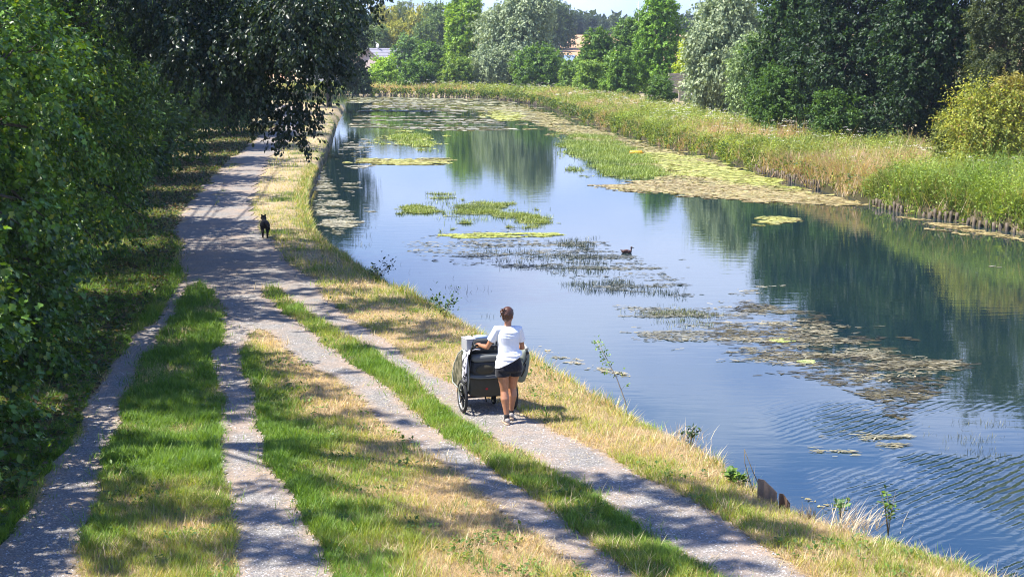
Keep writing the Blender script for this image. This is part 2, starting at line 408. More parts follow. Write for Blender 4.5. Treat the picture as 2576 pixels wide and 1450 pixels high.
# gravel tracks: a fine sheet following the wheel tracks, 1 cm proud of the soil
cell = .09
xs = np.arange(-11.5, 5.2, cell); ys = np.arange(12.5, 47, cell)
def gravel_sheet(xs, ys, dz=.012):
    gx, gy = np.meshgrid(xs, ys); gx = gx.ravel(); gy = gy.ravel()
    ok = on_gravel(gx, gy)
    nx = len(xs); ii = np.arange(nx - 1)[None, :] + (np.arange(len(ys) - 1) * nx)[:, None]
    F = np.stack([ii, ii + 1, ii + nx + 1, ii + nx], -1).reshape(-1, 4)
    F = F[ok[F].sum(1) >= 3]
    used = np.unique(F); remap = -np.ones(len(gx), int); remap[used] = np.arange(len(used))
    x, y = gx[used], gy[used]
    # sample the ground sheet's own linear interpolation so the gravel never dips below it
    z = bil(x, y) + dz
    return np.stack([x, y, z], 1), remap[F]
Zg = zz.reshape(ny, nx)
def lerp_(a, b, t): return a + (b - a) * t
def bil(x, y):
    ix = np.clip(np.searchsorted(X, x) - 1, 0, nx - 2); iy = np.clip(np.searchsorted(Y, y) - 1, 0, ny - 2)
    tx = (x - X[ix]) / (X[ix + 1] - X[ix]); ty = (y - Y[iy]) / (Y[iy + 1] - Y[iy])
    return (Zg[iy, ix] * (1 - tx) + Zg[iy, ix + 1] * tx) * (1 - ty) + (Zg[iy + 1, ix] * (1 - tx) + Zg[iy + 1, ix + 1] * tx) * ty
V1, F1 = gravel_sheet(xs, ys)
V2, F2 = gravel_sheet(np.arange(-36, -6.0, .3), np.arange(46.91, 168, .3), .02)
m, nt, b, o = nodes('gravel'); M_GRAVEL = m
P = pos(nt)
vor = N(nt, 'ShaderNodeTexVoronoi'); vor.inputs['Scale'].default_value = 48; nt.links.new(P, vor.inputs[0])
n1 = noise_node(nt, 140, 3, .7, P); n2 = noise_node(nt, .9, 5, .65, P); n3 = noise_node(nt, 6, 5, .7, P)
stone = ramp(nt, vor.outputs['Color'], [(0, (.065, .062, .058)), (.5, (.19, .18, .165)), (1, (.46, .43, .39))])
c = mixc(nt, .35, stone, ramp(nt, n1.outputs[0], [(.3, (.075, .072, .068)), (.7, (.42, .395, .36))]))
earth = ramp(nt, n3.outputs[0], [(.3, (.24, .18, .13)), (.7, (.42, .32, .24))])
c = mixc(nt, ramp(nt, n2.outputs[0], [(.42, (0, 0, 0)), (.64, (.75, .75, .75))]), c, earth)
ea = N(nt, 'ShaderNodeAttribute', attribute_name='col'); c = mixc(nt, ramp(nt, ea.outputs['Fac'], [(.02, (0, 0, 0)), (.5, (.8, .8, .8))]), c, earth)
nt.links.new(c, b.inputs['Base Color']); b.inputs['Roughness'].default_value = .9; b.inputs['Specular IOR Level'].default_value = .2
bump(nt, b, vor.outputs['Distance'], .8, .012)
def edgef(V, r=.16):
    e = np.zeros(len(V))
    for k in range(8): e += ~on_gravel(V[:, 0] + r * math.cos(k * .785), V[:, 1] + r * math.sin(k * .785))
    return np.repeat((e / 8)[:, None], 3, 1)
VV, FF, CC = merge([(V1, [F1], edgef(V1)), (V2, [F2], edgef(V2, .35))])
tag(link('gravel_path', np_mesh('gravel_path', VV, FF, M_GRAVEL, CC, True)), kind='structure')
# loose stones on the tracks
n = 60000; y = 13.5 * (32 / 13.5) ** rng.random(n); x = rng.uniform(-1, 1, n) * (1288 / FPX * y + .5); k = on_gravel(x, y) & inpoly(x, y, path_outer); x, y = x[k], y[k]; n = len(x)
ST = np.array([(-.5, -.4, 0), (.5, -.45, 0), (.45, .5, 0), (-.4, .45, 0), (0, 0, .5)]); ST_F = [np.array([[0, 1, 4], [1, 2, 4], [2, 3, 4], [3, 0, 4]])]
a_ = rng.uniform(0, 6.3, n); Xa = np.stack([np.cos(a_), np.sin(a_), rng.normal(0, .2, n)], 1); Za = np.tile([0, 0, 1.], (n, 1)); Ya = np.cross(Za, Xa)
cc = lerp_(np.array([.13, .13, .14]), np.array([.55, .52, .50]), rng.random((n, 1)) ** 1.6)
M_STONE, nt, b, o_ = nodes('stone'); aa = N(nt, 'ShaderNodeAttribute', attribute_name='col'); nt.links.new(aa.outputs[0], b.inputs['Base Color']); b.inputs['Roughness'].default_value = .9
V, F, C = scatter(ST, ST_F, np.stack([x, y, bil(x, y) + .010], 1), Xa, Ya, Za, rng.uniform(.008, .028, n), cc)
tag(link('loose_stones', np_mesh('loose_stones', V, F, M_STONE, C)), 'small grey stones scattered over the gravel wheel tracks', 'stones', kind='stuff')

# ------------------------------------------------------------ water
xs = axis([(-160, -20, 4), (-20, 32, .5), (32, 60, 4)]); ys = axis([(-30, 10, 4), (10, 100, .5), (100, 220, 2)])
gx, gy = np.meshgrid(xs, ys)
ii = np.arange(len(xs) - 1)[None, :] + (np.arange(len(ys) - 1) * len(xs))[:, None]
Fw = np.stack([ii, ii + 1, ii + len(xs) + 1, ii + len(xs)], -1).reshape(-1, 4)
m, nt, b, o = nodes('water'); M_WATER = m
P = pos(nt)
b.inputs['IOR'].default_value = 2.15; b.inputs['Roughness'].default_value = .015
n0 = noise_node(nt, .12, 3, .6, P)
nt.links.new(ramp(nt, n0.outputs[0], [(.35, (.008, .024, .034)), (.65, (.014, .032, .03))]), b.inputs['Base Color'])
mp = N(nt, 'ShaderNodeMapping'); mp.inputs['Scale'].default_value = (.9, 3.0, 1); nt.links.new(P, mp.inputs[0])
r1 = noise_node(nt, 1.3, 3, .5, mp.outputs[0])
# small wind waves coming in obliquely over the near right part only
mp2 = N(nt, 'ShaderNodeMapping'); mp2.inputs['Rotation'].default_value = (0, 0, R(-46)); mp2.inputs['Scale'].default_value = (1, 1, 1); nt.links.new(P, mp2.inputs[0])
wv = N(nt, 'ShaderNodeTexWave', bands_direction='Y'); wv.inputs['Scale'].default_value = 2.0; wv.inputs['Distortion'].default_value = 4.5; wv.inputs['Detail'].default_value = 4
wv.inputs['Detail Scale'].default_value = 1.2; nt.links.new(mp2.outputs[0], wv.inputs[0])
pt = noise_node(nt, .22, 2, .5, P)
sepP = N(nt, 'ShaderNodeSeparateXYZ'); nt.links.new(P, sepP.inputs[0])
xm = N(nt, 'ShaderNodeMapRange'); xm.inputs[1].default_value = 4.0; xm.inputs[2].default_value = 6.2; nt.links.new(sepP.outputs[0], xm.inputs[0])
ym = N(nt, 'ShaderNodeMapRange'); ym.inputs[1].default_value = 25; ym.inputs[2].default_value = 20.5; nt.links.new(sepP.outputs[1], ym.inputs[0])
mk = N(nt, 'ShaderNodeMath', operation='MULTIPLY'); nt.links.new(xm.outputs[0], mk.inputs[0]); nt.links.new(ym.outputs[0], mk.inputs[1])
mk2 = N(nt, 'ShaderNodeMath', operation='MULTIPLY'); nt.links.new(mk.outputs[0], mk2.inputs[0]); nt.links.new(ramp(nt, pt.outputs[0], [(.44, (0, 0, 0)), (.62, (1, 1, 1))]), mk2.inputs[1])
wvm = N(nt, 'ShaderNodeMath', operation='MULTIPLY'); nt.links.new(wv.outputs['Fac'], wvm.inputs[0]); nt.links.new(mk2.outputs[0], wvm.inputs[1])
b1 = N(nt, 'ShaderNodeBump'); b1.inputs['Strength'].default_value = .35; b1.inputs['Distance'].default_value = .006; nt.links.new(r1.outputs[0], b1.inputs['Height'])
b2 = N(nt, 'ShaderNodeBump'); b2.inputs['Strength'].default_value = 1.0; b2.inputs['Distance'].default_value = .026; nt.links.new(wvm.outputs[0], b2.inputs['Height'])
nt.links.new(b1.outputs[0], b2.inputs['Normal']); nt.links.new(b2.outputs[0], b.inputs['Normal'])
water = link('water', np_mesh('water', np.stack([gx.ravel(), gy.ravel(), np.full(gx.size, WZ)], 1), Fw, M_WATER)); tag(water, kind='structure')

# ------------------------------------------------------------ grass
BLADE = np.array([(-.5, 0, 0), (.5, 0, 0), (.38, .12, .55), (-.38, .12, .55), (0, .42, 1)], float)   # x width, y lean, z height
BLADE_F = [np.array([[0, 1, 2, 3]]), np.array([[3, 2, 4]])]
TRI = np.array([(-.5, 0, 0), (.5, 0, 0), (0, .4, 1)], float); TRI_F = [np.array([[0, 1, 2]])]
def blades(x, y, z, h, w, lean, col, tmpl=(BLADE, BLADE_F)):
    n = len(x); yaw = rng.uniform(0, 2 * np.pi, n)
    Xa = np.stack([np.cos(yaw), np.sin(yaw), np.zeros(n)], 1); Ya = np.stack([-np.sin(yaw), np.cos(yaw), np.zeros(n)], 1)
    Za = unit(np.stack([np.zeros(n), np.zeros(n), np.ones(n)], 1) + Ya * lean[:, None])
    sc = np.stack([w, h * .8, h], 1)
    return scatter(tmpl[0], tmpl[1], np.stack([x, y, z], 1), Xa, Ya, Za, sc, col)
def lerp(a, b, t): return a + (b - a) * t
G_LUSH, G_LIGHT, G_YEL = np.array([.085, .20, .022]), np.array([.22, .36, .05]), np.array([.42, .44, .10])
S1, S2, S3 = np.array([.76, .66, .48]), np.array([.57, .46, .32]), np.array([.30, .22, .13])
def grasscol(n, g, x, y):
    t = np.clip(fnoise(x, y, .8, 51, 2) * .7 + rng.random(n) * .6 - .15, 0, 1)[:, None]
    gc = lerp(G_LUSH, G_LIGHT, t); gc = lerp(gc, G_YEL, np.clip(1.25 - 1.5 * g + rng.normal(0, .12, n), 0, .9)[:, None])
    return gc
def strawcol(n):
    t = rng.random(n)[:, None]; return np.where(t < .5, lerp(S1, S2, t * 2), lerp(S2, S3, t * 2 - 1))
def land_points(n, y0, y1, margin=1.0):
    y = y0 * (y1 / y0) ** rng.random(n * 2)         # more near the camera
    half = (1288 / FPX) * y + margin
    x = rng.uniform(-1, 1, n * 2) * half
    k = rng.random(n * 2) < .999
    d = water_depth(x, y)
    k &= (d + ragged(x, y) < .02) & (x < np.interp(y, [10, 60, 200], [8, 2, -5])) & ~on_gravel(x, y)
    return x[k], y[k]
parts = []
for (n, y0, y1, sc) in ((430000, 13.5, 32, 1.0), (150000, 32, 70, 1.9), (60000, 70, 165, 3.6)):
    x, y = land_points(n, y0, y1)
    gr = greenness(x, y); isg = rng.random(len(x)) < np.clip(gr * 1.35 - .12, .04, .97)
    bare = fnoise(x, y, 1.6, 71, 3) + .12 * rng.random(len(x)) < .36; isg &= ~(bare & (rng.random(len(x)) < .8))
    tuft = fnoise(x, y, .22, 61, 2)
    z = bil(x, y) - .01
    q = isg; nn = q.sum()
    h = (.045 + .16 * tuft[q] ** 2 * (0.5 + gr[q]) + .04 * rng.random(nn)) * sc ** .5
    parts.append(blades(x[q], y[q], z[q], h, (.0055 + .004 * rng.random(nn)) * sc, rng.uniform(0, .9, nn), grasscol(nn, gr[q], x[q], y[q]), (BLADE, BLADE_F) if sc == 1 else (TRI, TRI_F)))
    q = ~isg; nn = q.sum()
    lie = rng.random(nn) < .72
    h = np.where(lie, rng.uniform(.06, .2, nn), rng.uniform(.04, .14, nn)) * sc ** .6
    parts.append(blades(x[q], y[q], z[q] + np.where(lie, .014, 0), h, (.0045 + .004 * rng.random(nn)) * sc, np.where(lie, rng.uniform(2.5, 9, nn), rng.uniform(0, .8, nn)), strawcol(nn), (TRI, TRI_F)))
# fringe of longer stems along the water's edge of the near bank
L = np.array(resample([tuple(p) for p in left_water if 14 < p[1] < 75], .04)); k = rng.integers(0, len(L), 34000)
x = L[k, 0] - np.abs(rng.normal(0, .22, len(k))) ; y = L[k, 1] + rng.normal(0, .15, len(k))
kk = water_depth(x, y) + ragged(x, y) < .03
x, y = x[kk], y[kk]; dens = fnoise(x, y, .6, 91, 3); kk = rng.random(len(x)) < np.clip((dens - .3) * 2.4, .1, 1); x, y = x[kk], y[kk]
n = len(x); isg = rng.random(n) < .33 + .3 * (fnoise(x, y, .8, 95, 2) - .4) + .2 * (y > 28)
h = rng.uniform(.06, .3, n) * (.3 + 1.2 * fnoise(x, y, .5, 93, 2) ** 1.3)
parts.append(blades(x, y, bil(x, y) - .02, h, .004 + .004 * rng.random(n) + .0002 * y, rng.uniform(0, 1.1, n), np.where(isg[:, None], grasscol(n, np.full(n, .7), x, y), strawcol(n)), (BLADE, BLADE_F)))
# taller tufts standing out of the sward
tx, ty = land_points(5200, 13.5, 45); tg = greenness(tx, ty); k = rng.random(len(tx)) < .25 + .6 * (tg > .5); tx, ty, tg = tx[k], ty[k], tg[k]
per = 34; kk = np.repeat(np.arange(len(tx)), per); n = len(kk); rr_ = .09 * (1 + ty[kk] / 40)
x = tx[kk] + rng.normal(0, 1, n) * rr_; y = ty[kk] + rng.normal(0, 1, n) * rr_; hb = (.05 + .17 * rng.random(len(tx)) ** 1.8)[kk]
tc_ = lerp(G_LUSH, G_LIGHT, rng.random((len(tx), 1)))[kk] * rng.uniform(.75, 1.25, (n, 1)); dry_ = (rng.random(len(tx)) > tg + .1)[kk]; tc_ = np.where(dry_[:, None], strawcol(n), tc_)
parts.append(blades(x, y, bil(x, y) - .01, hb * rng.uniform(.5, 1.2, n), .006 + .00015 * y, rng.uniform(.1, 1.2, n), tc_, (BLADE, BLADE_F)))
# loose hay blown on to the gravel
y = 13.5 * (36 / 13.5) ** rng.random(60000); x = rng.uniform(-1, 1, 60000) * (1288 / FPX * y + .5); k = on_gravel(x, y) & inpoly(x, y, path_outer) & (rng.random(60000) < np.clip((fnoise(x, y, .9, 77, 3) - .42) * 3, .02, .8) * np.where(x > -3.4, 1, .35)); x, y = x[k], y[k]; n = len(x)
parts.append(blades(x, y, bil(x, y) + .022, rng.uniform(.04, .15, n), .0035 + .0001 * y, rng.uniform(4, 12, n), strawcol(n), (TRI, TRI_F)))
V, F, C = merge(parts)
tag(link('grass', np_mesh('grass', V, F, M_GRASS, C)), 'short green and sun-dried grass covering the verges and the strips between the wheel tracks', 'grass', kind='stuff')
del parts, V, F, C

# broad-leaved weeds low in the verge (plantain, nettle seedlings)
LEAF4 = np.array([(0, 0, 0), (.5, .30, .07), (1, 0, -.04), (.5, -.30, .07)], float); LEAF4_F = [np.array([[0, 2, 1], [0, 3, 2]])]
LEAF6 = np.array([(0, 0, 0), (.3, .30, .08), (.72, .24, .05), (1.0, 0, -.08), (.72, -.24, .05), (.3, -.30, .08)], float); LEAF6_F = [np.array([[0, 3, 2, 1], [0, 5, 4, 3]])]
MAPLE = np.array([(0, 0, 0), (.10, .42, .05), (.42, .28, .02), (.62, .46, .06), (.68, .16, 0), (1.0, 0, -.1), (.68, -.16, 0), (.62, -.46, .06), (.42, -.28, .02), (.10, -.42, .05)], float)
MAPLE_F = [np.array([[0, 2, 1], [2, 4, 3], [0, 9, 8], [8, 7, 6]]), np.array([[0, 5, 4, 2], [0, 8, 6, 5]])]
def leaves(pos_, d, nrm, size, col, tmpl=(LEAF4, LEAF4_F)):
    d = unit(d); nrm = unit(nrm - (nrm * d).sum(1, keepdims=True) * d); s = np.cross(nrm, d)
    return scatter(tmpl[0], tmpl[1], pos_, d, s, nrm, size, col)
def rdir(n): return unit(rng.normal(0, 1, (n, 3)))
parts = []
x, y = land_points(9000, 14, 50)
k = (fnoise(x, y, .5, 81, 2) > .60) & (rng.random(len(x)) < .8); x, y = x[k], y[k]
for rep in range(5):
    n = len(x); p = np.stack([x + rng.normal(0, .05, n), y + rng.normal(0, .05, n), bil(x, y) + rng.uniform(.02, .09, n)], 1)
    d = rdir(n); d[:, 2] = np.abs(d[:, 2]) * .6
    c = lerp(np.array([.06, .13, .02]), np.array([.17, .27, .05]), rng.random(n)[:, None])
    parts.append(leaves(p, d, rdir(n) * .4 + (0, 0, 1), rng.uniform(.03, .075, n), c))
# dead leaves and ivy under the left hedge
n = 60000; y = 14 * (110 / 14) ** rng.random(n); base = np.interp(y, [14, 22, 28, 35, 45, 57, 95], [-5.6, -6.4, -7.4, -8.2, -10.1, -12.0, -16.2])
x = base - np.abs(rng.normal(-.3, 1.6, n)) * (1 + .3 * (y > 35)); k = ~on_gravel(x, y); x, y = x[k], y[k]; n = len(x)
d = rdir(n); d[:, 2] *= .3
c = np.where((rng.random(n) < .5)[:, None], lerp(np.array([.05, .035, .02]), np.array([.2, .14, .08]), rng.random(n)[:, None]), lerp(np.array([.02, .05, .012]), np.array([.07, .14, .03]), rng.random(n)[:, None]))
parts.append(leaves(np.stack([x, y, bil(x, y) + rng.uniform(.01, .10, n)], 1), d, rdir(n) * .5 + (0, 0, 1), rng.uniform(.04, .09, n) * (1 + y / 80), c))
V, F, C = merge(parts)
tag(link('ground_cover', np_mesh('ground_cover', V, F, M_LEAF, C)), 'small broad-leaved weeds, ivy and dead leaves lying low among the grass', 'ground cover', kind='stuff')
# ------------------------------------------------------------ trees
def lobe_pts(lobes, n, inner=.22):
    """points on and in a set of bumpy ellipsoids -> position, outward direction"""
    C = np.array([l[0] for l in lobes], float); Rr = np.array([l[1] for l in lobes], float)
    w = (Rr[:, 0] * Rr[:, 1] + Rr[:, 1] * Rr[:, 2] + Rr[:, 0] * Rr[:, 2]) ** 1.0; w = w / w.sum()
    k = rng.choice(len(lobes), n, p=w); u = rdir(n)
    az = np.arctan2(u[:, 1], u[:, 0]) * 3; el = u[:, 2] * 3
    bmp = 1 + .5 * (fnoise(az + k * 7.1, el + k * 3.3, .8, 3, 3) - .5)
    r = np.where(rng.random(n) < inner, rng.uniform(.3, .9, n), 1 - np.abs(rng.normal(0, .10, n))) * bmp
    return C[k] + Rr[k] * u * r[:, None], u
def spray_leaves(lobes, sprays, per, size, L, droop, c1, c2, tmpl, flat=.7, inner=.22, zmin=.1, hot=None):
    P, U = lobe_pts(lobes, sprays, inner)
    ax = unit(U * .8 + rdir(sprays) * .6 + np.array([0, 0, -droop]))
    k = np.repeat(np.arange(sprays), per); n = len(k)
    t = rng.random(n)
    p = P[k] + ax[k] * (t * L * rng.uniform(.6, 1.2, n))[:, None] + rdir(n) * (L * .22 * rng.random(n))[:, None]
    p[:, 2] -= droop * .15 * L * t * t
    d = unit(ax[k] * .6 + rdir(n) * .8 + np.array([0, 0, -.25 - droop * .4]))
    nrm = U[k] * .45 + rdir(n) * .55 + np.array([0, 0, flat])
    tone = np.clip(rng.random(sprays)[k] * .65 + rng.random(n) * .35, 0, 1)[:, None]
    c = lerp(np.array(c1), np.array(c2), tone)
    if hot is not None:                                     # a few turning or paler leaves
        q = rng.random(n) < hot[1]; c[q] = np.array(hot[0]) * rng.uniform(.8, 1.2, (q.sum(), 1))
    m = p[:, 2] > zmin; 
    return leaves(p[m], d[m], nrm[m], size * rng.uniform(.65, 1.3, m.sum()), c[m], tmpl)
def limbs(lobes, h0, r0, lean=(0, 0), thin=1.0, base=(0, 0)):
    bm = bmesh.new()
    top = max(l[0][2] for l in lobes); bx, by = base
    mid = (bx + lean[0] * .5, by + lean[1] * .5, h0)
    hi = (bx + lean[0], by + lean[1], top)
    tube(bm, [(bx, by, -.3), (bx + .03, by, .25), (bx + lean[0] * .2, by + lean[1] * .2, h0 * .5), mid, ((mid[0] + hi[0]) / 2 + .15, (mid[1] + hi[1]) / 2, (mid[2] + hi[2]) / 2), hi],
         [r0 * 1.5, r0 * 1.1, r0 * .9, r0 * .78, r0 * .5, r0 * .15], 10)
    for c, r in lobes:
        f = rng.uniform(.25, .7); st = Vector(mid).lerp(Vector(hi), f * .7); e = Vector(c)
        md = st.lerp(e, .5) + Vector((rng.uniform(-.3, .3), rng.uniform(-.3, .3), rng.uniform(0, .5)))
        tube(bm, [st, md, e, e + (e - md) * .5], [r0 * .38 * thin, r0 * .26 * thin, r0 * .13 * thin, r0 * .04], 6)
        for _ in range(3):
            u = Vector(rdir(1)[0]); u.z = abs(u.z) * .6
            tip = e + Vector((u.x * r[0], u.y * r[1], u.z * r[2])) * .85
            tube(bm, [md.lerp(e, .6), e.lerp(tip, .5) + Vector((0, 0, .1)), tip], [r0 * .13 * thin, r0 * .08 * thin, r0 * .02], 5)
    return bm
def tree(name, x, y, lobes, label, cat, group, sprays=900, per=22, size=.1, L=.5, droop=.3, c1=(.02, .05, .012), c2=(.07, .13, .03), tmpl=(LEAF4, LEAF4_F),
         mat=None, h0=2.0, r0=.22, lean=(0, 0), flat=.7, inner=.22, hot=None, thin=1.0, bushy=False, z=0):
    r = empty(name, (x, y, z), 0, label, cat, group)
    V, F, C = spray_leaves(lobes, sprays, per, size, L, droop, c1, c2, tmpl, flat, inner, .08, hot)
    link('foliage' if bushy else 'crown', np_mesh('crown', V, F, mat or M_LEAF, C), None, r)
    done('stem' if bushy else 'trunk', limbs(lobes, h0, r0, lean, thin), M_BARK, r)
    return r
def crown_lobes(w, d, z0, z1, n, seed, top=.55, lump=.42):
    """n lumps filling an egg-shaped crown of half-width w, half-depth d from z0 to z1"""
    q = np.random.default_rng(seed); out = []
    zc, hz = (z0 + z1) / 2, (z1 - z0) / 2
    out.append(((0, 0, zc), (w * .60, d * .60, hz * .78)))
    low = z0 < .6
    for k in range(n):
        t = (k + .5) / n; zz_ = z0 + (z1 - z0) * (.08 + .80 * t)
        env = math.sqrt(max(.12, 1 - (max(0, t - .35) / .72) ** 2)) * (1 if t > .35 else ((.88 if low else .55) + (.12 if low else .45) * t / .35))
        a = k * 2.399 + q.uniform(-.6, .6); rr = q.uniform(.42, .78) * env
        s = lump * q.uniform(.55, 1.25)
        out.append(((w * rr * math.cos(a), d * rr * math.sin(a), max(zz_, w * s * .45)), (w * s, d * s, min(hz, (w + d) / 2) * s * q.uniform(.7, 1.1))))
    for k in range(5):                                  # ragged top
        a = q.uniform(0, 6.28); out.append(((w * .45 * math.cos(a), d * .45 * math.sin(a), z1 - (z1 - z0) * q.uniform(.02, .16)), (w * .24, d * .24, w * .26)))
    return out
def px2x(px, Y_): return (px - 1288) / FPX * Y_
def ztop(py, Y_): return CAM_H - (py - 129) / FPX * Y_

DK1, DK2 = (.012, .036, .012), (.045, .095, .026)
# --- left bank: trees and hedge between the path and the fields
near = [  # x, y, half width, half depth, z0, z1, n lumps, leaf size, sprays, label
 (-8.3, 15.3, 2.1, 2.2, 0.0, 2.4, 9, .105, 1500, 'low maple-leaved shrub nearest the camera, cut by the bottom left corner'),
 (-9.6, 19.6, 2.5, 2.4, 0.0, 3.2, 11, .10, 2100, 'low leafy hedge shrub at the left frame edge, just behind the nearest one'),
 (-10.6, 24.9, 3.2, 2.6, 0.0, 6.6, 15, .095, 2300, 'leafy maple with bright yellow-green leaves bulging over the left wheel track'),
 (-11.5, 30.2, 3.1, 3.0, 0.0, 6.8, 15, .10, 2000, 'dark green hedge tree behind the bulging maple, shading bare leafy ground'),
 (-13.0, 37.5, 3.6, 3.3, 0.0, 7.2, 15, .11, 1900, 'shaded hedge tree left of the spot where the black dog walks'),
 (-14.9, 45.5, 3.6, 3.6, 0.0, 8, 15, .12, 1700, 'hedge tree in full shade left of the widest shadow on the path'),
]
for i, (x, y, w, d, z0, z1, n, s, sp, lab) in enumerate(near):
    lob = crown_lobes(w, d, z0, z1, n, 100 + i, lump=.46)
    q = np.random.default_rng(i + 40)
    for k in range(10):                                      # lumps of foliage down the face that looks on the path
        lob.append(((w * q.uniform(.4, .8), q.uniform(-.9, .6) * d, z0 + .4 + (k % 5) / 5 * min(7.2, z1 - .5) + q.uniform(-.2, .2)), (q.uniform(.45, .95), q.uniform(.5, 1.0), q.uniform(.35, .75))))
    tree('maple_tree' if i in (0, 2) else 'hedge_tree', x, y, lob, lab, 'tree', 'trees of the left bank', int(sp * 1.1), 26, s * 1.02, .62, .35,
         (.018, .055, .010), (.17, .33, .045), (MAPLE, MAPLE_F) if i in (0, 1, 2) else (LEAF6, LEAF6_F), M_LEAF_GLOSS, 2.2, .2, (.2, 0), hot=((.36, .42, .05), .05))
farl = [(-17.0, 54, 3.8, 3.8, 9), (-18.2, 63, 4.0, 4.0, 9.5), (-19.6, 73, 4.2, 4.4, 11), (-20.6, 84, 4.2, 4.6, 13), (-21.6, 97, 4.0, 5, 12.5), (-23.8, 112, 4.6, 5.5, 12.5), (-26, 130, 5.2, 6, 13), (-33, 148, 5.5, 6, 13)]
labs = ['first tree beyond the widest shadow, low branches touching the left verge', 'second tree beyond the widest shadow on the left of the path', 'tree left of the path where its green middle strip ends', 'bushy tree on the left where the path starts to bend',
        'tree on the left behind the hanging branches over the path', 'distant left bank tree just before the path disappears', 'far tree at the left end of the canal bend', 'farthest tree of the left bank, seen through dark hanging leaves']
for i, ((x, y, w, d, h), lab) in enumerate(zip(farl, labs)):
    lob = crown_lobes(w, d, 0.0, h, 15, 200 + i, lump=.45)
    q = np.random.default_rng(i + 70)
    for k in range(6): lob.append(((w * q.uniform(.4, .8), q.uniform(-.9, .6) * d, .6 + k * .9), (1.2, 1.3, 1.0)))
    tree('hedge_tree', x, y, lob, lab, 'tree', 'trees of the left bank', 1500, 20, .16 + .0011 * y, .8, .35, (.015, .045, .011), (.11, .21, .04), (LEAF4, LEAF4_F), M_LEAF, 2.2, .22)
# --- the big overhanging tree with hanging dark sprays over the path
q = np.random.default_rng(8)
lob = [((4.4, 1.0, 9.0), (4.2, 4.0, 3.4)), ((2.0, 0, 10.5), (4, 4, 3.6)), ((6.5, .4, 8.6), (2.8, 3.0, 2.8))]
for k in range(26):
    px = 430 + 440 * ((k * .618) % 1); py = -40 + 245 * ((k * .381 + .1) % 1) * (1 - .55 * abs((px - 700) / 260) ** 1.5)
    Yk = q.uniform(34.5, 41.5)
    lob.append(((px2x(px, Yk) + 14.5, Yk - 38, ztop(py, Yk)), (q.uniform(.75, 1.25), q.uniform(.9, 1.5), q.uniform(.6, 1.05))))
for px, py, r in ((700, 270, .5), (735, 300, .42), (765, 330, .42), (768, 368, .32), (765, 350, .38), (688, 315, .35), (800, 262, .5), (850, 235, .45), (900, 200, .5), (925, 150, .5), (938, 70, .4), (640, 235, .7), (580, 190, .8), (795, 310, .35), (945, 190, .22), (915, 20, .6)):
    px -= 88 if px > 880 else (55 if px > 830 else 32); py -= 42; Yk = 36.5; lob.append(((px2x(px, Yk) + 14.5, Yk - 38, ztop(py, Yk)), (r, r * 1.2, r)))
r_ = empty('poplar_tree', (-14.5, 38, 0), 0, 'large dark tree leaning over the path, its shaded sprays hanging in front of the canal', 'tree', 'trees of the left bank')
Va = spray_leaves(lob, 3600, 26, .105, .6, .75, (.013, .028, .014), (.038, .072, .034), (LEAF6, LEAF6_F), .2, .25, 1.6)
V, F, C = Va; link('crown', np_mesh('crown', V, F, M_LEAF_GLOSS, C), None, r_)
done('trunk', limbs(lob[:3], 7.5, .36, (1.6, 0), .7), M_BARK, r_)
lobZ = crown_lobes(4.4, 4.4, 2.6, 13.4, 15, 260, lump=.42)
tree('broadleaf_tree', -18.0, 147, lobZ, 'dark tree leaning over the water where the path disappears, mirrored in the canal', 'tree', 'trees of the left bank', 1700, 20, .3, 1.0, .5, (.012, .03, .012), (.05, .10, .03), r0=.25, h0=3)
# unseen crowns above the frame, boughs shaped to stripe the tracks with shade
def overhang(x, y, lobs, label, sprays):
    r = empty('shade_tree', (x, y, 0), 0, label, 'tree', 'trees of the left bank')
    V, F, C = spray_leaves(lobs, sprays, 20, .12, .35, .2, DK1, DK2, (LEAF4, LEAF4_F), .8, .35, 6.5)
    link('crown', np_mesh('crown', V, F, M_LEAF, C), None, r)
    done('trunk', limbs(lobs, 8.5, .24, (.5, 0), .55), M_BARK, r)
KX = math.cos(R(SUN_EL)) * math.sin(R(-SUN_AZ)) / math.sin(R(SUN_EL)); KY = math.cos(R(SUN_EL)) * math.cos(R(SUN_AZ)) / math.sin(R(SUN_EL))
def boughs(ox, oy, spec):  # each unseen bough is set sunward of a wanted shade patch
    out = []
    for px, py, rx, ry, h in spec:
        gx_, gy_ = at(px, py, 0); out.append(((gx_ - KX * h - ox, gy_ + KY * h - oy, h), (rx, ry, .55)))
    return out
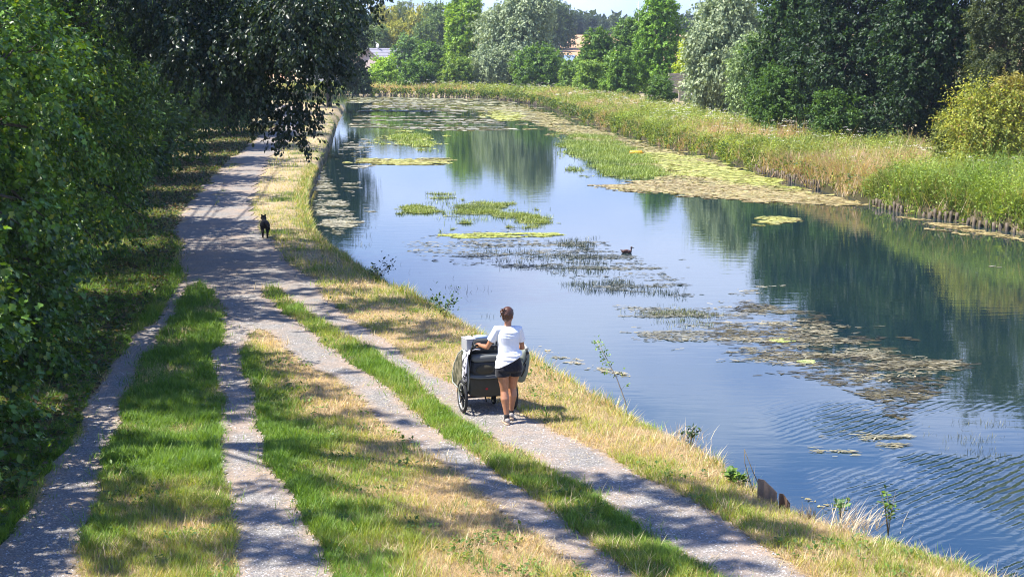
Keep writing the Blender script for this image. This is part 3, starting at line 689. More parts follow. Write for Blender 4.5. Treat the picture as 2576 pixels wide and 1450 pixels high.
OV = [
 ((-12.3, 17.0), [(60, 1280, .8, .35, 11), (60, 1390, .7, .3, 11.5), (140, 1200, .6, .25, 11), (240, 1110, .6, .25, 11.4), (170, 1330, .7, .30, 12), (330, 1290, .8, .28, 11.5), (480, 1395, .9, .35, 12), (680, 1225, .5, .14, 12), (640, 1300, .5, .12, 11), (700, 1370, .6, .16, 12.6), (250, 1420, .7, .25, 12), (400, 1230, .6, .12, 11), (880, 1300, .45, .16, 13), (520, 1300, .5, .2, 12), (850, 1400, .5, .15, 12)], 'unseen tall tree by the bridge, boughs shaped to shade the lower left tracks', 420),
 ((-10.5, 19.3), [(1330, 1235, .7, .22, 13), (1450, 1300, 1.0, .28, 13.4), (1620, 1230, .8, .25, 13), (1560, 1330, .9, .25, 13.5), (1760, 1330, .9, .30, 13.6), (1900, 1350, .6, .2, 13.6), (1680, 1420, .9, .22, 13), (1240, 1190, .5, .15, 12.6), (1830, 1260, .6, .15, 13), (1130, 1330, .4, .12, 12.5), (1500, 1200, .4, .12, 13)], 'unseen wide-branching tree, boughs shaped to shade the lower right tracks', 460),
 ((-12.5, 22.5), [(250, 1000, .9, .7, 11), (400, 1010, 1.1, .8, 11.5), (450, 880, 1.0, .45, 12), (560, 1030, .8, .7, 12), (600, 940, .7, .35, 12), (720, 990, .8, .55, 12.4), (880, 1060, .7, .4, 12.8), (1010, 1130, .5, .25, 12.8), (560, 880, .5, .14, 12), (820, 940, .4, .12, 12.5)], 'unseen tall tree, boughs shaped to shade the left grass strip', 620),
 ((-13.6, 31.0), [(480, 720, 1.5, .9, 12), (640, 700, 1.5, .6, 12.4), (800, 735, 1.2, .45, 12.6), (560, 770, 1.0, .35, 12), (930, 770, 1.1, .8, 13), (1030, 820, .9, .6, 13), (900, 830, .7, .25, 12.6), (740, 800, .7, .2, 12.4), (1060, 760, .9, .6, 13.2), (1130, 850, .6, .3, 13), (650, 790, .5, .2, 12), (970, 880, .5, .2, 13)], 'unseen tall tree, boughs shaped to shade the fork of the tracks', 900),
 ((-15.4, 38.5), [(560, 610, 2.2, 1.0, 12.5), (700, 640, 1.6, .7, 13), (420, 650, 1.8, 1.2, 12), (830, 640, 1.4, 1.1, 13.4), (900, 690, 1.2, .9, 13.4), (560, 560, 1.6, .35, 12.4), (740, 585, 1.2, .8, 13), (600, 670, 1.3, .3, 12.8), (480, 590, 1.5, .7, 12), (560, 515, 1.4, .3, 12.4), (540, 470, 1.4, .3, 12.6), (580, 430, 1.4, .35, 12.6), (700, 420, 1, .4, 12.6)], 'unseen tall tree, boughs shaped to shade the path near the dog', 1100)]
for (x, y), spec, lab, sp in OV: overhang(x, y, boughs(x, y, spec), lab, sp)

# --- right bank and far bank
SV1, SV2 = (.18, .24, .13), (.42, .50, .32)
MG1, MG2 = (.022, .055, .014), (.085, .16, .035)
def bgtree(px, Y_, halfpx, top, n, seed, c1, c2, label, name='broadleaf_tree', z0=.2, sprays=900, per=20, size=None, group='trees beyond the canal', mat=None, droop=.3, cat='tree', bushy=False, depth=1.0, tmpl=None, hot=None, lump=.42, L=.7, flat=.7, h0=2.0, r0=.22, z=0):
    w = halfpx / FPX * Y_; zt = ztop(top, Y_) - z
    lob = crown_lobes(w, w * depth, z0, zt, n, seed, lump=lump)
    return tree(name, px2x(px, Y_), Y_, lob, label, cat, group, sprays, per, size or (.10 + Y_ * .0011), L, droop, c1, c2, tmpl or (LEAF4, LEAF4_F), mat, h0 if not bushy else .4, r0 if not bushy else .06, (0, 0), flat, .22, hot, 1.0, bushy, z)
# willows
bgtree(1302, 216, 112, -14, 24, 300, SV1, SV2, 'big round silver-leaved willow in the centre of the far bank', 'willow_tree', .5, 2600, 22, .40, mat=M_WILLOW, droop=.8, L=1.7, flat=.3, lump=.34)
bgtree(1235, 210, 52, 130, 12, 301, SV1, SV2, 'low silver willow at the left foot of the big round willow', 'willow_tree', .2, 900, 20, .34, mat=M_WILLOW, droop=.8, L=1.3, flat=.3)
bgtree(1822, 126, 101, -30, 26, 302, SV1, SV2, 'tall silver willow on the right bank, beside the woven fence panel', 'willow_tree', .6, 3000, 24, .28, mat=M_WILLOW, droop=.9, L=1.4, flat=.3, lump=.33)
bgtree(1905, 108, 70, 95, 12, 303, (.09, .14, .06), (0.435, 0.580, 0.261), 'smaller grey-green willow bush in front of the dark trees', 'willow_tree', .2, 1300, 20, .2, mat=M_WILLOW, droop=.7, L=.9, flat=.3)
# lime-green tree and neighbours
bgtree(1168, 238, 56, -12, 20, 310, (.12, .26, .015), (.34, .50, .05), 'bright lime-green tree left of the big silver willow', sprays=1500, size=.42, L=1.1, lump=.36, z0=1)
bgtree(1030, 240, 38, 94, 12, 311, (.06, .13, .05), (0.261, 0.435, 0.174), 'dense blue-green conical bush beside the house roof', 'shrub', 0, 800, 20, .32, bushy=True, cat='shrub', group='shrubs of the far bank')
bgtree(1085, 222, 50, 112, 12, 312, (.03, .08, .015), (0.217, 0.392, 0.065), 'dark green shrub behind the reeds under the lime-green tree', 'shrub', 0, 800, 20, .32, bushy=True, cat='shrub', group='shrubs of the far bank')
bgtree(1150, 208, 48, 152, 11, 313, (.06, .13, .02), (0.319, 0.478, 0.087), 'low olive-green shrub left of the low silver willow', 'shrub', 0, 700, 20, .28, bushy=True, cat='shrub', group='shrubs of the far bank')
bgtree(965, 214, 46, 150, 11, 314, (.12, .23, .02), (0.464, 0.696, 0.102), 'light green shrub in front of the house gable', 'shrub', 0, 700, 20, .28, bushy=True, cat='shrub', group='shrubs of the far bank')
bgtree(1052, 208, 50, 165, 10, 315, (.03, .08, .015), (0.217, 0.392, 0.065), 'low mid-green shrub on the far bank right of the gable', 'shrub', 0, 700, 20, .28, bushy=True, cat='shrub', group='shrubs of the far bank')
bgtree(1352, 206, 70, 120, 16, 316, (.03, .08, .015), (0.217, 0.392, 0.065), 'round dark green bush in front of the big silver willow', 'shrub', 0, 1300, 20, .3, bushy=True, cat='shrub', group='shrubs of the far bank')
bgtree(898, 196, 36, 168, 9, 317, DK1, MG2, 'dark shrub at the far left end of the canal bend', 'shrub', 0, 500, 20, .28, bushy=True, cat='shrub', group='shrubs of the far bank')
bgtree(1440, 196, 40, 156, 9, 318, (.03, .08, .015), (0.261, 0.435, 0.087), 'low shrub under the blue-grey barn roof', 'shrub', 0, 500, 20, .27, bushy=True, cat='shrub', group='shrubs of the far bank')
bgtree(1512, 186, 62, 88, 15, 319, (.03, .08, .015), (0.217, 0.392, 0.065), 'dark green tree right of the stubble field gap', sprays=1300, size=.29, z0=0)
bgtree(1590, 188, 60, 48, 15, 320, (.03, .08, .015), (0.217, 0.392, 0.065), 'tall dark green tree with a thin aerial mast behind it', sprays=1400, size=.29, z0=0)
bgtree(1655, 168, 66, -14, 20, 321, (.05, .12, .015), (0.290, 0.522, 0.072), 'tall fresh green tree left of the tall silver willow', sprays=1600, size=.27, z0=.5)
bgtree(1560, 166, 46, 135, 11, 322, (.04, .11, .015), (0.261, 0.450, 0.072), 'rounded green bush at the foot of the tall dark green tree', 'shrub', 0, 700, 20, .24, bushy=True, cat='shrub', group='shrubs of the far bank')
bgtree(1480, 176, 34, 160, 9, 323, (.08, .16, .02), (0.362, 0.551, 0.116), 'pale green shrub at the edge of the dry reeds', 'shrub', 0, 450, 20, .24, bushy=True, cat='shrub', group='shrubs of the far bank')
bgtree(1656, 138, 34, 198, 10, 324, (.03, .08, .015), (0.145, 0.275, 0.043), 'small round bush in front of the woven fence panel', 'shrub', 0, 600, 20, .17, bushy=True, cat='shrub', group='shrubs of the far bank')
bgtree(1722, 158, 22, 100, 8, 325, (.22, .32, .02), (0.580, 0.696, 0.072), 'yellow-green tree peeking out above the woven fence panel', sprays=500, size=.22, z0=.3)
# dark row on the right bank
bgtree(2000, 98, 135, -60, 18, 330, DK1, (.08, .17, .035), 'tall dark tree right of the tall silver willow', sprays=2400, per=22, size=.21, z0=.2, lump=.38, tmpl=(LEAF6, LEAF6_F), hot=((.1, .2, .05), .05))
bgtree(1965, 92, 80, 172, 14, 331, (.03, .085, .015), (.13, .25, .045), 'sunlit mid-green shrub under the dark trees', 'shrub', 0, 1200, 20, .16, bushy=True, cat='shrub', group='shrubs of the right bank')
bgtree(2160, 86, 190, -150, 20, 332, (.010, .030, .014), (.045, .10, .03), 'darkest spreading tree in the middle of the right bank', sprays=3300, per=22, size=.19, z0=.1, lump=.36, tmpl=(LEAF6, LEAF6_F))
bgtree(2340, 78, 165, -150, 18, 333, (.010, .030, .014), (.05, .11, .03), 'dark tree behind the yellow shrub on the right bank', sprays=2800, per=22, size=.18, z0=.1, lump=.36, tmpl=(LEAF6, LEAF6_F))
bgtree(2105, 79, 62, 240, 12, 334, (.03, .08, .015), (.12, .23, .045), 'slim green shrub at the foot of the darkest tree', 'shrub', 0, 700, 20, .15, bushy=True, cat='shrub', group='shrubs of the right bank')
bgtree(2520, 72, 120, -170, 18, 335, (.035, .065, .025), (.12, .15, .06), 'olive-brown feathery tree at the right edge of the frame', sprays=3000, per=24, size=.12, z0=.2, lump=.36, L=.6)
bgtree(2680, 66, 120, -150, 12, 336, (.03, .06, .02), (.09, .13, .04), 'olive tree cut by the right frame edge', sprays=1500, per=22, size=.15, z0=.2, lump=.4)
bgtree(2478, 61.5, 96, 228, 18, 337, (.12, .18, .03), (.50, .52, .09), 'yellowing shrub above the nettles at the right edge', 'shrub', 0, 1500, 22, .11, bushy=True, cat='shrub', group='shrubs of the right bank', L=.95, lump=.30, hot=((.30, .20, .06), .06))
bgtree(2545, 62, 66, 195, 12, 338, (.2, .2, .04), (.42, .38, .12), 'yellow-brown shrub cut by the right frame edge', 'shrub', 0, 1100, 22, .11, bushy=True, cat='shrub', group='shrubs of the right bank', L=.5)
bgtree(2385, 64, 40, 285, 9, 339, (.10, .15, .03), (.26, .3, .07), 'pale green arching shrub left of the yellowing shrub', 'shrub', 0, 700, 22, .11, bushy=True, cat='shrub', group='shrubs of the right bank', L=.5)
# distant wood on the hill and behind the house
hillz = lambda y: float(height(np.array([0.0]), np.array([float(y)]), np.array([-50.0]))[0])
proto = []
for k in range(3):
    lob = crown_lobes(7.5, 7.5, .5, 15 + k, 16, 400 + k, lump=.4)
    V, F, C = spray_leaves(lob, 900, 16, .8, 2.0, .2, (1, 1, 1), (1, 1, 1), (LEAF4, LEAF4_F)); V = V
    proto.append((V, F, limbs(lob, 3, .3)))
DT = [(930, 330, 40, 'hazy green'), (975, 330, 26, 'hazy yellow-green'), (1015, 350, 14, 'pale hazy'), (1060, 340, 26, 'hazy yellow-green'), (1100, 330, 20, 'hazy green'), (905, 345, 60, 'hazy green'), (990, 300, 62, 'hazy yellow-green'), (950, 296, 72, 'hazy green'), (1065, 300, 64, 'hazy green'), (1110, 310, 40, 'hazy green'),
      (1385, 380, 16, 'blue-green'), (1405, 390, 12, 'blue-green'), (1448, 515, 38, 'dark blue-green'), (1485, 512, 46, 'dark blue-green'), (1520, 500, 52, 'dark blue-green'), (1555, 470, 50, 'dark blue-green'), (1350, 370, 6, 'blue-green'), (1590, 480, 52, 'pale green'), (1630, 480, 50, 'pale green')]
cols = {'hazy green': ((.06, .13, .04), (.20, .30, .10)), 'hazy yellow-green': ((.16, .22, .04), (.46, .46, .09)), 'pale hazy': ((.12, .18, .07), (.28, .36, .15)), 'blue-green': ((.05, .10, .05), (.15, .24, .10)), 'dark blue-green': ((.03, .06, .04), (.09, .14, .08)), 'pale green': ((.05, .08, .04), (.14, .18, .09))}
where = ['above the gable', 'second from the dark hanging leaves', 'pale domed top against the sky', 'just left of the lime-green tree top', 'touching the lime-green tree', 'behind the hanging dark leaves', 'low in front of the hill wood', 'right above the roof ridge', 'behind the conical bush', 'in the gap beside the lime-green tree',
         'top right of the big willow', 'highest one right of the big willow', 'sloping down from the highest one', 'above the stubble field', 'thin-topped one on the skyline', 'small one on the skyline', 'directly behind the big willow top', 'left of the aerial mast', 'right of the aerial mast']
for i, ((px, Y_, top, kind), wh) in enumerate(zip(DT, where)):
    V, F, bmq = proto[i % 3]
    z = hillz(Y_); h = ztop(top, Y_) - z; s = h / (15.5 + i % 3)
    w = max(.75, min(1.15, 32 / FPX * Y_ * 1.25 / 7.5 / s))
    ca, cb = cols[kind]; tone = np.repeat(np.clip(rng.random(len(V) // 4 // 16 + 1), 0, 1), 64)[:len(V), None]
    a = i * 1.7; M2 = np.array([[math.cos(a), -math.sin(a), 0], [math.sin(a), math.cos(a), 0], [0, 0, 1]])
    r = empty('distant_tree', (px2x(px, Y_), Y_, z - .2), 0, '%s tree of the distant wood, %s' % (kind, wh), 'tree', 'trees of the distant wood')
    VV = (V * np.array([s * w, s * w, s])) @ M2.T
    link('crown', np_mesh('crown', VV, F, M_LEAF, lerp(np.array(ca), np.array(cb), tone)), None, r)
    t = done('trunk', bmq.copy(), M_BARK, r); t.scale = (s * w, s * w, s); t.rotation_euler = (0, 0, a)
# far wood that reads as one mass on the skyline
n = 260; xk = rng.uniform(-260, 330, n); yk = rng.uniform(500, 640, n)
parts = []
for x, y in zip(xk, yk):
    u = rdir(150); u[:, 2] = np.abs(u[:, 2]); s = rng.uniform(.8, 1.25)
    p = np.array([x, y, hillz(y)]) + u * np.array([5.5, 5.5, 5.8]) * s * rng.uniform(.75, 1.05, (150, 1))
    c = lerp(np.array([.03, .06, .03]), np.array([.11, .15, .06]), (rng.random(150)[:, None] * .6 + rng.random() * .4))
    parts.append(leaves(p, rdir(150), u + rdir(150) * .6, rng.uniform(1.8, 3.2, 150) * s, c))
V, F, C = merge(parts)
tag(link('distant_wood', np_mesh('distant_wood', V, F, M_LEAF, C)), 'low hazy wood closing the horizon beyond the stubble field', 'wood', kind='stuff')
# ------------------------------------------------------------ tall herbs of the right and far bank
def herb_zone(n, d0, d1, y0, y1, xmax=1e9):
    """points on the right bank between d0 and d1 metres from its water line"""
    Ls = np.array(resample([tuple(p) for p in right_water], .5)); Ls = Ls[(Ls[:, 1] > y0) & (Ls[:, 1] < y1) & (Ls[:, 0] > -60)]
    T = unit(np.gradient(Ls, axis=0)); Nn = np.stack([-T[:, 1], T[:, 0]], 1)
    k = rng.integers(0, len(Ls), n); d = rng.uniform(d0, d1, n); s = np.cross(T, Nn)
    p = Ls[k] + Nn[k] * d[:, None]; q = inpoly(p[:, 0], p[:, 1], canal)
    p[q] = (Ls[k] - Nn[k] * d[:, None])[q]
    p += rng.normal(0, .25, p.shape); wd = water_depth(p[:, 0], p[:, 1]); ok = (wd < .05)
    vis = np.abs(p[:, 0]) < p[:, 1] * .36 + 3
    return p[ok & vis], d[ok & vis]
parts, parts2 = [], []
P1, _ = herb_zone(17000, .0, 8.5, 36, 80); P2, _ = herb_zone(15000, 0, 8, 76, 215); P3, _ = herb_zone(11000, -.05, 1.2, 36, 120)
PP = np.concatenate([P1, P2, P3]); x, y = PP[:, 0], PP[:, 1]; n = len(x)
dw = -water_depth(x, y)
pxx = x / y * FPX + 1288
# green nettle stand at the near end, pinkish dry grass in the middle, mixed beyond
nett = np.clip((60 - y) / 6, 0, 1)
dry = np.clip(.9 * fnoise(x, y, 5.5, 101, 3) + .45 * fnoise(x, y, 1.1, 105, 2) - .13 + .18 * np.exp(-((y - 68) / 7) ** 2), 0, 1)
dry = dry * (1 - nett * .97)
isdry = rng.random(n) < np.clip((dry - .41) * 4, .08, .8)
H = (.22 + 1.15 * fnoise(x, y, 1.9, 111, 3)) * (1 + .75 * nett) * rng.uniform(.6, 1.25, n) * (.7 + .3 * np.clip(dw / 1.2, 0, 1))
ton = (.45 + 1.15 * fnoise(x, y, .75, 171, 3))[:, None]; tall = rng.random(n) < .05; H = np.where(tall, H * 1.35 + .15, H)
z = bil(x, y) - .03; wsc = .006 + y * .00018
# stems and leaves
q = ~isdry
gcol = lerp(np.array([.08, .17, .025]), np.array([.31, .40, .09]), np.clip(fnoise(x, y, 2.2, 121, 2)[:, None] * .8 + rng.random((n, 1)) * .5 - .1, 0, 1))
gcol = lerp(gcol, np.array([.36, .36, .14]), (np.clip(dry * 1.2 - .1, 0, .8) * rng.random(n))[:, None]) * ton
for rep in range(3):
    xx, yy = x[q] + rng.normal(0, .10, q.sum()), y[q] + rng.normal(0, .10, q.sum())
    parts.append(blades(xx, yy, z[q], H[q] * rng.uniform(.6, 1.1, q.sum()), wsc[q] * 1.2, rng.uniform(0, .45, q.sum()), gcol[q] * rng.uniform(.8, 1.2, (q.sum(), 1)), (BLADE, BLADE_F)))
for rep in range(9):
    t = (rep + rng.random(q.sum())) / 9
    p = np.stack([x[q] + rng.normal(0, .09, q.sum()), y[q] + rng.normal(0, .09, q.sum()), z[q] + H[q] * (.12 + .85 * t)], 1)
    d = rdir(q.sum()); d[:, 2] = d[:, 2] * .4 + .35
    parts.append(leaves(p, d, rdir(q.sum()) * .5 + (0, 0, .8), (.07 + .0011 * y[q]) * (1.25 - .6 * t), gcol[q] * rng.uniform(.8, 1.25, (q.sum(), 1))))
q = isdry
dc = lerp(np.array([.52, .37, .29]), np.array([.33, .23, .17]), rng.random((n, 1))); dc = lerp(dc, np.array([.56, .46, .34]), fnoise(x, y, 3, 131, 2)[:, None])
for rep in range(7):
    m_ = q.sum(); xx, yy = x[q] + rng.normal(0, .16, m_), y[q] + rng.normal(0, .16, m_)
    parts.append(blades(xx, yy, z[q], H[q] * rng.uniform(.55, 1.0, m_), wsc[q] * rng.uniform(.8, 1.5, m_), rng.uniform(0, .8, m_), dc[q] * rng.uniform(.75, 1.25, (m_, 1)), (BLADE, BLADE_F)))
# leaves hanging over the stakes
Pe, de = herb_zone(9000, -.02, .25, 36, 214); m_ = len(Pe)
for rep in range(4):
    hh = rng.uniform(-.35, .45, m_)
    keep = fnoise(Pe[:, 0], Pe[:, 1], 2.2, 141, 2) + .12 * rng.random(m_) > .40
    p = np.stack([Pe[:, 0] + rng.normal(0, .15, m_), Pe[:, 1] + rng.normal(0, .15, m_), np.maximum(hh, -.45)], 1)[keep]
    d = rdir(len(p)); c = lerp(np.array([.05, .11, .02]), np.array([.19, .25, .06]), rng.random((len(p), 1)))
    parts.append(leaves(p, d, rdir(len(p)) + (0, 0, .5), (.07 + .0011 * p[:, 1]), c))
V, F, C = merge(parts)
tag(link('bank_herbs', np_mesh('bank_herbs', V, F, M_GRASS, C)), 'tall nettles, reeds and dry pinkish grass growing along the right and far bank', 'reeds', kind='stuff')
del parts
# white umbels
Pu, _ = herb_zone(420, .4, 6, 52, 205); Pu = Pu[fnoise(Pu[:, 0], Pu[:, 1], 6, 151, 2) > .42]
parts = []
for x, y in Pu:
    h = rng.uniform(.95, 1.35); n = 14; a = rng.uniform(0, 6.28, n); r = .10 * np.sqrt(rng.random(n)) * (1 + y / 150)
    p = np.stack([x + r * np.cos(a), y + r * np.sin(a), bil(np.array([x]), np.array([y]))[0] + h + rng.uniform(-.02, .02, n)], 1)
    parts.append(leaves(p, rdir(n) * (1, 1, .2), np.tile([0, 0, 1.], (n, 1)) + rdir(n) * .3, np.full(n, .045 + y * .0003), np.full((n, 3), .75)))
V, F, C = merge(parts)
tag(link('umbel_flowers', np_mesh('umbel_flowers', V, F, M_STRAW, C)), 'white flat flower heads dotted over the right bank herbs', 'flowers', kind='stuff')

# wooden stakes of the bank revetment
M_WOOD = bark('stake_wood', (.05, .035, .025), (.24, .19, .14))
bm = bmesh.new(); rr = [.055, .06, .058, .05]
tube(bm, [(0, 0, -1.1), (0, 0, -.5), (.006, 0, -.1), (.0, .004, .06)], rr, 8); ball(bm, (0, .004, .055), .049, (1, 1, .35), u=8, v=4)
stake_me = done('wooden_stake', bm, M_WOOD); me_st = stake_me.data; bpy.data.objects.remove(stake_me)
Ls = np.array(resample([tuple(p) for p in right_water], .06)); Ls = Ls[(Ls[:, 1] > 44.5) & (Ls[:, 1] < 205)]
acc = 0; cnt = 0; last = Ls[-1]
near_first = Ls[::-1]
for p in near_first:
    y = p[1]; step = .30 if y < 90 else .55
    if math.hypot(p[0] - last[0], p[1] - last[1]) < step * rng.uniform(.85, 1.2): continue
    last = p; pxk = p[0] / y * FPX + 1288
    if pxk > 2600: continue
    vis = (y < 58) or (64 < y < 74) or (165 < y)
    if not vis or cnt >= 280 or fnoise(p[0], p[1], 1.2, 161, 2) < .30: continue
    o = bpy.data.objects.new('wooden_stake', me_st); COL.objects.link(o); cnt += 1
    o.location = (p[0] - .10, p[1] - .12, (-.20 if y > 60 else -.27) + rng.uniform(-.14, .08)); o.rotation_euler = (rng.uniform(-.08, .08), rng.uniform(-.08, .08), rng.uniform(0, 6)); s = rng.uniform(.8, 1.2); o.scale = (s, s, 1)
    zone = 'holding the bank under the nettles at the right frame edge' if y < 58 else ('holding the right bank below the pinkish dry grass' if y < 80 else 'in the distant row along the canal bend')
    tag(o, 'grey wooden stake ' + zone, 'stake', 'wooden stakes ' + zone)

# ------------------------------------------------------------ floating and emergent water plants
def in_px(poly, n, z=WZ):
    W = ats(poly, z); P = np.array(W); lo, hi = P.min(0), P.max(0)
    x = rng.uniform(lo[0], hi[0], n); y = rng.uniform(lo[1], hi[1], n)
    am = .055 * np.clip(y, 15, 90) * .6      # ragged outlines, drawn out across the canal
    wx = x + am * 1.6 * (fnoise(x * .5, y * 1.6, 1.1, 401, 3) - .5); wy = y + am * (fnoise(x * .5, y * 1.6, 1.3, 405, 3) - .5)
    k = inpoly(wx, wy, W) & (water_depth(x, y) > .05)
    ed = pdist(x, y, W + [W[0]]); return x[k], y[k], ed[k]
FLAKE = np.array([(-.5, -.5, 0), (.1, -.62, .02), (.55, -.1, 0), (.3, .5, .03), (-.4, .45, 0)], float); FLAKE_F = [np.array([[0, 1, 2, 3, 4]])]
def flakes(poly, n, size, aspect, c1, c2, thr, nz=(2.2, .7), ang=0, seed=200, jz=.012, edge=.8):
    x, y, ed = in_px(poly, n)
    f = .62 * fnoise(x / nz[0], y / nz[1], 1.0, seed, 4) + .38 * fnoise(x / nz[0] * 6, y / nz[1] * 6, 1.0, seed + 9, 3)
    k = rng.random(len(x)) < np.clip((f - thr + .25 * np.clip(ed / edge - 1, -1, 0)) * 4.5, 0, 1); x, y = x[k], y[k]; n = len(x)
    a = ang + rng.normal(0, .5, n); Xa = np.stack([np.cos(a), np.sin(a), rng.normal(0, .03, n)], 1); Za = unit(rdir(n) * .16 + (0, 0, 1)); Ya = np.cross(Za, Xa)
    s = size * rng.uniform(.5, 1.5, n)
    t = np.clip(fnoise(x, y, .9, seed + 5, 2) + rng.normal(0, .22, n), 0, 1)[:, None]
    return scatter(FLAKE, FLAKE_F, np.stack([x, y, np.full(n, WZ) + .006 + jz * rng.random(n)], 1), Xa, Ya, Za, np.stack([s * aspect, s, s], 1), lerp(np.array(c1), np.array(c2), t))
def shoots(poly, n, h, w, c1, c2, thr, nz=(1.6, .8), seed=300, edge=.8, leafy=0):
    x, y, ed = in_px(poly, n)
    f = .65 * fnoise(x / nz[0], y / nz[1], 1.0, seed, 4) + .35 * fnoise(x / nz[0] * 5, y / nz[1] * 5, 1.0, seed + 9, 3)
    k = rng.random(len(x)) < np.clip((f - thr + .22 * np.clip(ed / edge - 1, -1, 0)) * 4.5, 0, 1); x, y = x[k], y[k]; n = len(x)
    t = np.clip(fnoise(x, y, 1.2, seed + 5, 2) + rng.normal(0, .25, n), 0, 1)[:, None]
    c = lerp(np.array(c1), np.array(c2), t)
    return blades(x, y, np.full(n, WZ - .01), h * rng.uniform(.4, 1.3, n), w * rng.uniform(.7, 1.3, n), rng.uniform(0, .9, n), c, (BLADE, BLADE_F))
TAN1, TAN2 = (.26, .20, .09), (.55, .46, .24); GRY1, GRY2 = (.22, .21, .16), (.42, .39, .30); YG1, YG2 = (.30, .33, .07), (.56, .58, .17); GG1, GG2 = (.10, .18, .02), (.30, .38, .06)
def stuff(name, parts, label, mat=M_WEED):
    V, F, C = merge(parts); tag(link(name, np_mesh(name, V, F, mat, C)), label, 'water plants', kind='stuff')
BELT = [(1290, 262), (1380, 285), (1450, 305), (1530, 330), (1600, 350), (1680, 374), (1750, 389), (1820, 404), (1900, 434), (1990, 459), (2060, 479), (2150, 504), (2215, 520), (2120, 520), (2000, 512), (1860, 505), (1700, 490), (1560, 476), (1480, 466), (1640, 452), (1560, 400), (1430, 350), (1330, 310), (1200, 275)]
stuff('floating_mat', [
    flakes(BELT, 240000, .11, 1.8, TAN1, (.50, .46, .18), .36, (3.5, 1.2), 0, 201),
    flakes([(1560, 386), (1700, 382), (1800, 410), (1960, 448), (2050, 480), (1900, 470), (1700, 440), (1600, 405)], 80000, .12, 1.8, YG1, YG2, .30, (3, 1.2), 0, 203),
    flakes([(1480, 468), (1640, 452), (1900, 470), (2100, 495), (2215, 520), (2120, 520), (2000, 512), (1860, 505), (1700, 490), (1560, 476)], 90000, .09, 1.8, TAN1, TAN2, .28, (3, 1.2), 0, 204)],
    'yellow and tan mat of floating weed lying against the right bank')
stuff('floating_weed', [
    flakes([(870, 242), (1290, 250), (1350, 280), (1400, 330), (1300, 300), (1180, 275), (1000, 262), (862, 258)], 90000, .22, 3.2, GRY1, (.45, .44, .24), .52, (9, .9), 0, 211),
    flakes([(900, 262), (1120, 262), (1260, 300), (1330, 330), (1100, 330), (860, 320)], 60000, .20, 3.2, GRY1, GRY2, .58, (8, .8), 0, 212),
    flakes([(1215, 272), (1330, 285), (1320, 305), (1230, 300)], 14000, .22, 2, YG1, YG2, .42, (5, 1.5), 0, 213)],
    'thin streaks of floating weed across the far reach of the canal')
stuff('weed_patch', [
    shoots([(1000, 312), (1110, 345), (1115, 378), (1040, 384), (960, 350)], 26000, .22, .035, GG1, GG2, .46, (3, 1.4), 221),
    flakes([(1000, 312), (1110, 345), (1115, 378), (1040, 384), (960, 350)], 14000, .16, 1.6, YG1, YG2, .45, (3, 1.4), 0, 221)], 'green weed patch in the left half of the far canal reach')
stuff('weed_patch', [
    flakes([(885, 398), (1140, 400), (1142, 412), (1000, 416), (890, 410)], 26000, .12, 2.2, TAN1, YG2, .38, (3, .8), 0, 225, edge=.5)], 'long thin tan weed streak left of the willow reflection')
stuff('weed_patch', [
    shoots([(1385, 348), (1440, 335), (1560, 345), (1640, 392), (1700, 440), (1640, 456), (1520, 452), (1410, 385)], 70000, .20, .020, GG1, GG2, .36, (2.6, 1.4), 231),
    flakes([(1385, 348), (1560, 345), (1640, 392), (1700, 440), (1640, 456), (1520, 452), (1410, 385)], 30000, .10, 1.6, (.14, .18, .05), YG1, .38, (2.6, 1.4), 0, 231)], 'long green weed bed beside the yellow mat on the right')
CENT = [(975, 535), (1100, 488), (1190, 500), (1300, 508), (1420, 545), (1380, 575), (1260, 582), (1120, 585), (1040, 550)]
CL = [([(1000, 520), (1060, 512), (1120, 520), (1118, 538), (1040, 540), (995, 534)], 14000, .40), ([(1122, 515), (1200, 507), (1300, 512), (1290, 530), (1190, 546), (1130, 538)], 20000, .40),
      ([(1210, 532), (1300, 524), (1356, 536), (1330, 550), (1230, 550)], 12000, .42), ([(1275, 552), (1340, 538), (1408, 548), (1390, 572), (1310, 578)], 16000, .40), ([(1125, 552), (1200, 548), (1205, 565), (1140, 570)], 7000, .46), ([(1050, 484), (1160, 484), (1168, 500), (1070, 508)], 6000, .50), ([(1110, 572), (1170, 572), (1160, 584), (1115, 584)], 2500, .44)]
stuff('weed_patch', [shoots(p_, n_, .13, .012, (.09, .15, .02), (.32, .38, .07), t_, (1.6, .6), 241 + i_, edge=.5) for i_, (p_, n_, t_) in enumerate(CL)]
    + [flakes(p_, n_ // 2, .05, 2.2, (.14, .18, .04), (.36, .38, .12), t_, (1.6, .6), 0, 241 + i_, edge=.5) for i_, (p_, n_, t_) in enumerate(CL)]
    + [shoots(CENT, 9000, .14, .012, GG1, GG2, .50, (2.0, .6), 263)], 'green water weed clumps in the middle of the canal, left of the duck')
stuff('algae_film', [
    flakes([(1105, 590), (1250, 584), (1420, 583), (1440, 594), (1320, 600), (1130, 602)], 42000, .06, 1.7, YG1, (.5, .55, .10), .36, (2.5, .7), 0, 245, .006, .4),
    flakes([(1925, 850), (2010, 846), (2020, 862), (1950, 866)], 12000, .04, 1.4, (.4, .48, .12), (.52, .6, .18), .44, (1, .6), 0, 246, .006, .2),
    flakes([(1985, 905), (2060, 903), (2065, 918), (2000, 918)], 9000, .04, 1.4, (.36, .42, .16), (.45, .5, .22), .46, (1, .6), 0, 247, .006, .2)], 'bright yellow-green algae film in small patches on open water')
DR1, DR2 = (.018, .032, .028), (.06, .085, .05)
